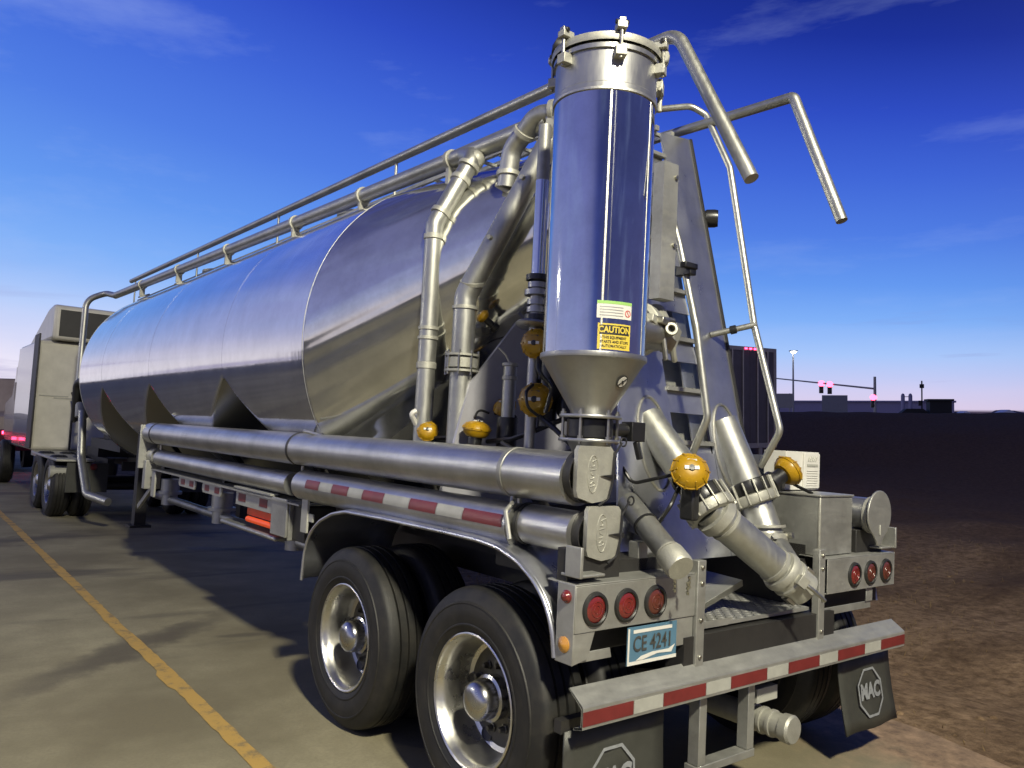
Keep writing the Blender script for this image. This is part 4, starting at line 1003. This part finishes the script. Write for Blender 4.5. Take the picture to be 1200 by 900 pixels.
# ------------------------------------------------------------------ tractor in front of the trailer
TK = empty('tractor_truck', 'pale sleeper-cab tractor truck coupled to the front of the silver tank trailer', 'truck', T @ Matrix.Translation((0, 13.3, 0)))
oy = -12.4
def B(): return MB()
def put(mb, name, parent=TK, **k):
    mb.v = [(x, y + oy, z) for x, y, z in mb.v]; return mb.build(name, parent, **k)
for sx in (-1, 1): put(B().span((sx * .38, 11.2, .72), (sx * .48, 19.5, .98), 'black_steel'), 'chassis_rail')
put(B().span((-.5, 11.9, .98), (.5, 12.9, 1.13), 'black_steel'), 'fifth_wheel')
put(B().span((-1.15, 13.75, .86), (1.15, 14.6, .96), 'satin_aluminium'), 'deck_plate', bevel=.01)
for a_, b_ in ((-1.25, -.7), (.7, 1.25)): put(B().span((a_, 11.05, .93), (b_, 13.75, .97), 'satin_aluminium'), 'quarter_fender', bevel=.01)
def twheel(sx, y, xo, outer):
    ax = (sx, 0, 0); c = V((xo, y + oy, .505))
    w = MB().lathe([(.299, -.004), (.299, .003), (.285, .002), (.272, -.022), (.259, -.09), (.246, -.162), (.20, -.163), (.10, -.146), (.10, -.03), (.07, .0), (0, .01)], c, ax, 'rim_aluminium', 40, (0, 0, 1)).build('wheel', TK)
    MB().lathe(TP, c, ax, 'tyre', 56, (0, 0, 1)).build('tyre', w)
for y in (11.75, 13.05):
    for sx in (-1, 1):
        twheel(sx, y, sx * 1.235, 1); twheel(sx, y, sx * .90, 0)
for sx in (-1, 1): twheel(sx, 18.9, sx * 1.235, 1)
put(B().tube([(-1.0, 11.75, .505), (1.0, 11.75, .505)], .08, 'black_steel'), 'axle'); put(B().tube([(-1.0, 13.05, .505), (1.0, 13.05, .505)], .08, 'black_steel'), 'axle')
put(B().span((-1.20, 14.62, .95), (1.20, 17.2, 3.12), 'cab_wall'), 'sleeper', bevel=.08)
put(B().span((-1.22, 14.72, 1.0), (-1.203, 17.1, 3.05), 'cab_paint'), 'side_skin'); put(B().span((1.203, 14.72, 1.0), (1.22, 17.1, 3.05), 'cab_paint'), 'side_skin')
put(B().span((-1.245, 14.15, 1.0), (-1.215, 14.74, 3.2), 'black_steel'), 'side_extender', bevel=.01); put(B().span((1.215, 14.15, 1.0), (1.245, 14.74, 3.2), 'black_steel'), 'side_extender', bevel=.01)
mb = B().prism([(14.35, 3.13), (17.4, 3.13), (17.4, 3.25), (15.2, 3.80), (14.6, 3.84), (14.35, 3.80)], (-1.0, 0, 0), (0, 1, 0), (0, 0, 1), 2.0, 'cab_wall'); rf = put(mb, 'roof_fairing', bevel=.06)
put(B().span((-.90, 14.335, 3.2), (.90, 14.345, 3.72), 'black_steel'), 'fairing_opening', rf)
put(B().prism([(17.2, .9), (19.0, .9), (19.9, 1.0), (20.2, 1.9), (18.9, 2.1), (18.2, 3.0), (17.2, 3.1)], (-1.1, 0, 0), (0, 1, 0), (0, 0, 1), 2.2, 'cab_paint'), 'cab', bevel=.06)
put(B().span((-1.13, 17.4, 1.95), (-1.105, 18.2, 2.7), 'dark_glass'), 'door_window')
put(B().span((-.85, 14.600, 1.98), (-.15, 14.618, 2.0), 'satin_aluminium').span((-1.1, 14.600, 2.02), (-.6, 14.615, 2.035), 'satin_aluminium'), 'wall_trim')
put(B().span((-.3, 11.0, .80), (.3, 11.05, .95), 'black_steel'), 'rear_beam')
for a_, b_ in ((-1.1, -.5), (.5, 1.1)): put(B().span((a_, 11.0, .45), (b_, 11.03, .92), 'flap_rubber'), 'mud_flap')
for x in (-.9, -.72): put(B().lathe([(0, .02), (.05, .015), (.055, 0)], (x, 10.99, .86), (0, -1, 0), 'red_lens', 18), 'tail_light')
put(B().tube([(-.62, 13.9, 1.0), (-.62, 13.9, 2.0), (-.62, 14.1, 2.1)], .02, 'cable', 8).tube(fillet([(-.4, 14.55, 2.0), (-.6, 13.9, 1.5), (-.5, 13.0, 1.9)], .3), .025, 'cable', 8), 'air_line')
put(B().tube([(-.98, 11.4, .75), (-1.28, 11.4, .75)], .10, 'pale_paint', 18), 'tank_valve')

# ------------------------------------------------------------------ box trailers
def box_trailer(name, label, cat, loc, rz, paintm, L=13.5, lit=False, group=None):
    R = empty(name, label, cat, Matrix.Translation(loc) @ Matrix.Rotation(rz, 4, 'Z'), group)
    MB().span((-1.3, 0.03, 1.1), (1.3, L, 4.1), paintm).build('box_body', R, bevel=.02)
    mb = MB().span((-1.3, -.02, 1.0), (1.3, .03, 1.15), 'trailer_trim').span((-1.3, -.02, 3.98), (1.3, .03, 4.1), 'trailer_trim').span((-1.3, -.02, 1.15), (-1.18, .03, 3.98), 'trailer_trim').span((1.18, -.02, 1.15), (1.3, .03, 3.98), 'trailer_trim')
    mb.build('door_frame', R)
    for s in (-1, 1):
        d = MB().span((s * .012, -.005, 1.16), (s * 1.17, .025, 3.97), paintm).build('rear_door', R)
        for q in (.35, .85): MB().tube([(s * q, -.03, 1.05), (s * q, -.03, 4.02)], .022, 'trailer_trim', 8).build('lock_rod', d)
    for s in (-1, 1):
        for y in (1.4, 2.7):
            w = MB().lathe([(.1, -.1), (.25, -.1), (.28, 0), (.5, 0), (.51, -.04), (.51, -.24), (.3, -.26)], (s * 1.25, y, .51), (s, 0, 0), 'tyre', 32).build('wheel', R)
    MB().span((-1.2, 0, .5), (1.2, .06, .6), 'trailer_trim').span((-.6, 0, .6), (-.5, .06, 1.0), 'trailer_trim').span((.5, 0, .6), (.6, .06, 1.0), 'trailer_trim').build('underride_guard', R)
    MB().span((-.5, .4, .8), (.5, L - .5, 1.1), 'black_steel').build('underframe', R)
    if lit:
        for x in (-.22, 0, .22): MB().box((x, -.035, 4.04), (.09, .03, .045), 'red_lit').build('marker_light', R)
        for s in (-1, 1): MB().box((s * 1.05, -.035, 1.08), (.2, .03, .07), 'red_lit').build('tail_light', R)
    return R
box_trailer('box_trailer', 'dark box trailer with three red top lights behind the ladder', 'box trailer', (17.35, 12.0, -.26), math.radians(-3), 'trailer_dark', lit=True)

# small red lorry seen past the tractor
R = empty('flatbed_truck', 'beige flatbed truck with glowing red tail lights beside the tractor wheels', 'truck', Matrix.Translation((-1.0, 23.5, .06)))
MB().span((-1.15, .2, .75), (1.15, 6.0, 1.05), 'black_steel').build('bed', R, bevel=.01)
MB().prism([(2.6, 1.05), (8.6, 1.0), (8.7, 1.5), (7.0, 1.7), (6.4, 2.6), (4.6, 2.7), (4.3, 1.6), (2.6, 1.5)], (-1.05, 0, 0), (0, 1, 0), (0, 0, 1), 2.1, 'beige_body').build('cab', R, bevel=.05)
MB().span((-1.15, 0, .55), (1.15, .18, 1.15), 'maroon_body').build('tail_board', R, bevel=.02)
for x in (-1.0, -.8, -.25, .0, .25, .8, 1.0):
    MB().box((x, -.015, .98 if abs(x) > .5 else 1.07), (.14 if abs(x) > .5 else .1, .03, .08), 'red_lit').build('tail_light', R)
MB().box((-1.0, -.015, .70), (.18, .03, .08), 'red_lit').build('tail_light', R); MB().box((1.0, -.015, .70), (.18, .03, .08), 'red_lit').build('tail_light', R)
for s in (-1, 1):
    for y in (1.3, 7.0): MB().lathe([(.1, -.08), (.25, -.08), (.28, 0), (.46, 0), (.47, -.04), (.47, -.24), (.3, -.26)], (s * 1.08, y, .47), (s, 0, 0), 'tyre', 28).build('wheel', R)

# parked cars with tail lights across the lot on the left (seen mirrored in the tank)
def car(name, label, loc, rz, body, lit, group=None, white=False):
    R = empty(name, label, 'car', Matrix.Translation(loc) @ Matrix.Rotation(rz, 4, 'Z'), group)
    MB().prism([(0, .35), (4.6, .35), (4.6, .75), (3.4, .95), (.3, 1.0), (0, .85)], (-.9, 0, 0), (0, 1, 0), (0, 0, 1), 1.8, body).build('body', R, bevel=.05)
    MB().prism([(.5, .98), (3.3, .95), (2.6, 1.45), (1.0, 1.47)], (-.78, 0, 0), (0, 1, 0), (0, 0, 1), 1.56, 'dark_glass').build('cabin', R, bevel=.05)
    for s in (-1, 1):
        for y in (.85, 3.75): MB().lathe([(.05, -.04), (.2, -.04), (.33, 0), (.34, -.2)], (s * .9, y, .34), (s, 0, 0), 'tyre', 24).build('wheel', R)
        MB().box((s * .72, -.01, .80), (.28, .03, .12), lit).build('tail_light', R)
    return R

# ------------------------------------------------------------------ road beyond the field: lamp, signals, signs, sheds
def pole(mb, x, y, z0, z1, r): mb.tube([(x, y, z0), (x, y, z1)], r, 'post_grey', 10)
ZF = -.29
R = empty('street_lamp', 'tall lit street lamp on a single pole beyond the dark field', 'street lamp', Matrix.Translation((98.8, 60.8, ZF)))
mb = MB().tube([(0, 0, 0), (0, 0, 10.6)], [.16, .10], 'post_grey', 12); mb.tube([(0, 0, 10.5), (-.5, -.4, 10.75)], .05, 'post_grey', 8); mb.build('pole', R)
MB().box((-.8, -.55, 10.75), (.9, .9, .16), 'post_grey').build('lamp_head', R, bevel=.03)
MB().lathe([(0, -.22), (.28, -.16), (.40, 0)], (-.8, -.55, 10.66), (0, 0, 1), 'lamp_lit', 20).build('lamp_lens', R)
R = empty('traffic_signal', 'traffic signal mast with three red lights over the road beyond the field', 'traffic signal', Matrix.Translation((59.3, 29.1, ZF)))
mb = MB().tube([(0, 0, 0), (0, 0, 5.0)], [.14, .10], 'post_grey', 12); mb.build('pole', R)
MB().tube([(0, 0, 4.02), (-.5, 10.2, 5.25)], [.08, .05], 'post_grey', 10).build('mast_arm', R)
def head(x, y, z):
    d = V((-.80, -.60, 0)); t = V((-.6, .8, 0)); Rm = Matrix((t, -d, V((0, 0, 1)))).transposed()
    h = MB().box((x, y, z - .32), (.34, .22, 1.0), 'black_iron', Rm).build('signal_head', R, bevel=.02)
    c = V((x, y, z)) + d * .12
    MB().lathe([(0, .07), (.18, .06), (.25, 0)], c, d, 'red_signal', 20).build('red_lens', h)
    for k in (1, 2): MB().lathe([(0, .03), (.09, .02), (.13, 0)], c - V((0, 0, .32 * k)), d, 'black_steel', 16).build('dark_lens', h)
head(-.05, .12, 3.31); head(-.2, 4.55, 4.52); head(-.26, 3.75, 4.44)
R = empty('road_sign', 'grey road sign on two posts left of the street lamp', 'sign', Matrix.Translation((57.3, 36.4, ZF)))
mb = MB(); pole(mb, -.45, .6, 0, 3.7, .05); mb.build('post', R); mb = MB(); pole(mb, .45, -.6, 0, 3.7, .05); mb.build('post', R)
MB().box((-.06, -.05, 3.05), (1.95, .06, 1.25), 'sign_face', rmat(0, 0, -.93)).build('sign_board', R)
R = empty('road_sign', 'low grey road sign below the signal mast arm', 'sign', Matrix.Translation((92.85, 51.2, ZF)))
mb = MB(); pole(mb, -.6, .8, 0, 3.6, .06); mb.build('post', R); mb = MB(); pole(mb, .6, -.8, 0, 3.6, .06); mb.build('post', R)
MB().box((-.08, -.06, 3.1), (3.1, .08, 2.3), 'sign_face', rmat(0, 0, -.93)).build('sign_board', R)
for (x, y, h, lab, kind) in ((179.6, 78.5, 9.2, 'slim lattice antenna mast standing alone right of the twin silos', 0), (178.0, 82.0, 6.4, 'two short silos side by side on the skyline', 1)):
    if kind == 0:
        R = empty('antenna_mast', lab, 'mast', Matrix.Translation((x, y, ZF)))
        MB().tube([(0, 0, 0), (0, 0, h)], .16, 'barn', 8).build('mast', R)
        MB().box((0, 0, h - 1.2), (.7, .7, .9), 'barn').box((-.3, .2, h * .45), (.6, .6, 1.2), 'barn').build('antenna_panel', R)
    else:
        R = empty('silo_pair', lab, 'silos', Matrix.Translation((x, y, ZF)))
        for dx in (-.0, 1.0):
            MB().lathe([(.42, 0), (.42, h - .6), (.3, h - .2), (0, h)], (dx * .6, -dx * 1.4, 0), (0, 0, 1), 'hazed_wall', 14).build('silo', R)
        MB().tube([(0, 0, h - .8), (.6, -1.4, h - .8)], .08, 'barn', 6).build('link_pipe', R)
R = empty('farm_house', 'small dark house with a tall block on its right, at the field edge', 'house', Matrix.Translation((106.7, 45.6, ZF - .5)))
d = math.radians(-58)
MB().box((-.6, 1.6, 1.2), (3.6, 3, 2.4), 'barn', rmat(0, 0, d)).prism([(-1.8, 0), (1.8, 0), (1.0, .7), (-1.0, .7)], V((-.6, 1.6, 2.4)) - V((math.sin(-d), math.cos(d), 0)) * 1.5, (math.cos(d), math.sin(d), 0), (0, 0, 1), -3, 'barn').build('low_wing', R)
MB().box((.6, -1.2, 2.1), (2.6, 3, 4.2), 'barn', rmat(0, 0, d)).box((.6, -1.2, 4.25), (3.1, 3.4, .3), 'barn', rmat(0, 0, d)).build('tall_block', R)
R = empty('long_shed', 'long low shed tinted lavender for haze on the skyline behind the dark house', 'shed', Matrix.Translation((230, 104, ZF)))
MB().box((0, 14, 2.5), (7, 48, 5.0), 'hazed_wall', rmat(0, 0, .42)).build('wall', R); MB().box((0, 14, 5.2), (8, 49, .5), 'hazed_wall', rmat(0, 0, .42)).build('roof', R)
for k, (px, wd, lab) in enumerate(((0, 4, 'small white tent nearest the dark house'), (6.2, 5.2, 'second white tent in the row by the field'), (12.2, 6, 'third white tent in the row by the field'), (19, 7.5, 'largest white tent, rightmost in the row'))):
    u = V((.55, -.835, 0)); c = V((137, 52.5, ZF)) + u * px
    R = empty('vinyl_tent', lab, 'tent', Matrix.Translation(c), 'white tents along the field edge')
    h = 1.9 + .22 * k
    MB().prism([(-wd / 2, 0), (wd / 2, 0), (wd / 2, h * .62), (0, h * 1.25), (-wd / 2, h * .62)], (0, 0, 0), u, (0, 0, 1), -5, 'white_vinyl').build('canopy', R, bevel=.05)
    MB().prism([(-wd * .3, .05), (wd * .3, .05), (wd * .3, h * .5), (-wd * .3, h * .5)], V((0, 0, 0)) + V((-.835, -.55, 0)) * .02, u, (0, 0, 1), .02, 'hazed_wall').build('door_flap', R)
car('parked_car', 'white-lit car waiting at the foot of the street lamp', (91.0, 56.4, ZF), math.radians(-40), 'white_vinyl', 'white_lit')
car('parked_car', 'dark car with red tail lights left of the white-lit car', (88.5, 58.8, ZF), math.radians(-50), 'maroon_body', 'red_lit')
# trees far along the skyline: one mass nobody could count
rng = random.Random(5); vs = []; fs = []; mb = MB()
for k in range(260):
    a = math.radians(rng.uniform(-75, 88)); d = rng.uniform(420, 640)
    x, y = d * math.sin(a), d * math.cos(a); r = rng.uniform(3, 9)
    h = rng.uniform(1.5, 4.5)
    mb.lathe([(r * .3, 0), (r, h * .3), (r * .8, h * .7), (r * .3, h), (0, h * 1.05)], (x, y, lot(x)), (0, 0, 1), 'hazed_trees', 7)
tag(mb.build('far_treeline'), kind='stuff')
# lit lamp on the skyline at the left edge
R = empty('street_lamp', 'yellow lit lot lamp on the skyline beside the tractor roof', 'street lamp', Matrix.Translation((4.3, 87.4, .51)))
MB().tube([(0, 0, 0), (0, 0, 10.2)], [.14, .09], 'post_grey', 10).build('pole', R)
MB().box((0, -.3, 10.25), (.7, .9, .16), 'post_grey').build('lamp_head', R, bevel=.03)
MB().lathe([(0, -.25), (.3, -.18), (.4, 0)], (0, -.35, 10.17), (0, 0, 1), 'lot_lens', 16).build('lamp_lens', R)
# trucks with red lights further left across the lot; they show mirrored in the tank
for k, (x, y) in enumerate(((-22, 34), (-30, 30), (-38, 24))):
    box_trailer('box_trailer', ['beige box trailer across the lot, nearest the tractor', 'beige box trailer across the lot, second from the tractor', 'beige box trailer across the lot, farthest left'][k], 'box trailer', (x, y, .51), 0, 'beige_body', lit=True, group='box trailers across the lot')
# ------------------------------------------------------------------ lot light behind the camera
LX, LY, LZ = -3.6, -7.2, 9.4
R = empty('lot_light', 'tall lot light on a square pole behind the trailer', 'lot light', Matrix.Translation((LX, LY - 1.1, lot(LX))))
MB().box((0, 0, (LZ - lot(LX)) / 2), (.16, .16, LZ - lot(LX)), 'post_grey').build('pole', R, bevel=.02)
MB().box((0, .5, LZ - lot(LX) + .15), (.12, 1.0, .10), 'post_grey').box((0, 1.1, LZ - lot(LX) + .15), (.5, .6, .14), 'post_grey').build('lamp_head', R, bevel=.02)
ld = bpy.data.lights.new('lot_lamp', 'POINT'); ld.energy = 12500; ld.color = (1, .94, .74); ld.shadow_soft_size = .42
lo = bpy.data.objects.new('lot_lamp', ld); COL.objects.link(lo); lo.location = (LX, LY, LZ - .1)

R = empty('lot_light', 'added lot light out of view left of the tank, brightening the ground it mirrors', 'lot light', Matrix.Translation((-20, 21, .51)))
MB().box((0, 0, 4.5), (.16, .16, 9.0), 'post_grey').build('pole', R, bevel=.02)
MB().box((0, 0, 9.05), (.7, 1.2, .14), 'post_grey').build('lamp_head', R, bevel=.02)
MB().lathe([(0, -.14), (.2, -.1), (.28, 0)], (0, .0, 8.97), (0, 0, 1), 'lot_lens', 16).build('lamp_lens', R)
added_lamp = ld.copy(); added_lamp.energy = 4000; added_lamp_ob = bpy.data.objects.new('lot_lamp', added_lamp); COL.objects.link(added_lamp_ob); added_lamp_ob.location = (-20, 21, 9.2)  # unseen lamp added so the tank mirrors brighter ground
# ------------------------------------------------------------------ dusk sky
w = bpy.data.worlds.new('World'); SC.world = w; w.use_nodes = True
nt = w.node_tree; bg = nt.nodes['Background']
tc = nt.nodes.new('ShaderNodeTexCoord')
sp = nt.nodes.new('ShaderNodeSeparateXYZ'); nt.links.new(tc.outputs['Generated'], sp.inputs[0])
def s2l(c): return tuple(((x / 255 + .055) / 1.055) ** 2.4 if x > 10 else x / 255 / 12.92 for x in c)
def dot(v):
    n = nt.nodes.new('ShaderNodeVectorMath'); n.operation = 'DOT_PRODUCT'; nt.links.new(tc.outputs['Generated'], n.inputs[0]); n.inputs[1].default_value = v
    return n.outputs['Value']
def span01(x, a, b_): # 0 at a, 1 at b_
    n = nt.nodes.new('ShaderNodeMapRange'); n.interpolation_type = 'SMOOTHSTEP'; nt.links.new(x, n.inputs[0]); n.inputs[1].default_value = a; n.inputs[2].default_value = b_
    return n.outputs[0]
after = dot((-.45, .89, 0))
ze = add_math(nt, 'MULTIPLY', sp.outputs['Z'], add_math(nt, 'SUBTRACT', 1.24, add_math(nt, 'MULTIPLY', after, add_math(nt, 'ADD', add_math(nt, 'MULTIPLY', after, .08), .57))))
stops = [(0., (70, 60, 80)), (.002, (210, 196, 222)), (.03, (202, 197, 229)), (.08, (160, 190, 239)), (.13, (122, 168, 236)), (.18, (96, 146, 229)), (.25, (76, 120, 218)), (.33, (60, 97, 205)), (.41, (44, 73, 186)), (.5, (27, 48, 148)), (.62, (13, 26, 100)), (.8, (10, 20, 76)), (1., (10, 19, 68))]
col = ramp(nt, ze, [(p, s2l(c)) for p, c in stops])
lav = ramp(nt, sp.outputs['Z'], [(p, s2l(c)) for p, c in [(0., (70, 60, 80)), (.002, (238, 224, 226)), (.06, (214, 208, 230)), (.2, (166, 170, 218)), (.4, (132, 138, 200)), (.7, (92, 99, 166)), (1., (40, 50, 112))]])
col = mix(nt, add_math(nt, 'MULTIPLY', span01(dot((-.92, .38, 0)), .34, .62), .85), col, lav)
grey = ramp(nt, sp.outputs['Z'], [(p, s2l(c)) for p, c in [(0., (50, 46, 58)), (.002, (104, 96, 124)), (.1, (92, 94, 142)), (.3, (74, 82, 138)), (.6, (50, 58, 112)), (1., (12, 20, 68))]])
col = mix(nt, span01(dot((.30, -.95, 0)), -.15, .75), col, grey)
col = mix(nt, add_math(nt, 'MULTIPLY', span01(after, .45, .95), span01(sp.outputs['Z'], .16, .0)), col, s2l((236, 230, 240)))
# thin cirrus
mp = nt.nodes.new('ShaderNodeMapping'); nt.links.new(tc.outputs['Generated'], mp.inputs[0]); mp.inputs['Scale'].default_value = (1.6, 1.0, 5.5); mp.inputs['Rotation'].default_value = (.15, .25, .4)
c1 = noise(nt, mp.outputs[0], 1.7, 7, .62)
wisp = ramp(nt, c1, [(.50, 0.), (.80, .34)])
col = mix(nt, wisp, col, s2l((170, 190, 236)))
# low dark streaks near the horizon
mp2 = nt.nodes.new('ShaderNodeMapping'); nt.links.new(tc.outputs['Generated'], mp2.inputs[0]); mp2.inputs['Scale'].default_value = (1.4, 1.4, 16)
c2 = noise(nt, mp2.outputs[0], 2.1, 5, .55)
low = ramp(nt, sp.outputs['Z'], [(.0, 1.), (.03, 1.), (.10, .5), (.16, 0.)])
st = nt.nodes.new('ShaderNodeMath'); st.operation = 'MULTIPLY'
nt.links.new(ramp(nt, c2, [(.54, 0.), (.68, .6)]), st.inputs[0]); nt.links.new(low, st.inputs[1])
col = mix(nt, st.outputs[0], col, s2l((128, 122, 176)))
nt.links.new(col, bg.inputs['Color']); bg.inputs['Strength'].default_value = 1.12
# ------------------------------------------------------------------ camera
yaw, pitch, roll = .6709, .0674, .0523
cpos = V((-3.4089, -2.2169, 1.6924))
fw = V((math.sin(yaw) * math.cos(pitch), math.cos(yaw) * math.cos(pitch), math.sin(pitch)))
rt = V((math.cos(yaw), -math.sin(yaw), 0)); up = rt.cross(fw)
r2 = rt * math.cos(roll) + up * math.sin(roll); u2 = -rt * math.sin(roll) + up * math.cos(roll)
M = Matrix((r2, u2, -fw)).transposed().to_4x4(); M.translation = cpos
cam = bpy.data.cameras.new('camera'); co = bpy.data.objects.new('camera', cam); COL.objects.link(co)
co.matrix_world = T @ M
cam.sensor_width = 36; cam.lens = 918.28 / 1200 * 36; cam.clip_end = 3000; cam.clip_start = .05
SC.camera = co
SC.view_settings.view_transform = 'Standard'; SC.view_settings.look = 'None'
SC.view_settings.exposure = 0; SC.view_settings.gamma = 1
SC.cycles.use_denoising = True
SC.cycles.max_bounces = 8
SC.cycles.sample_clamp_indirect = 4
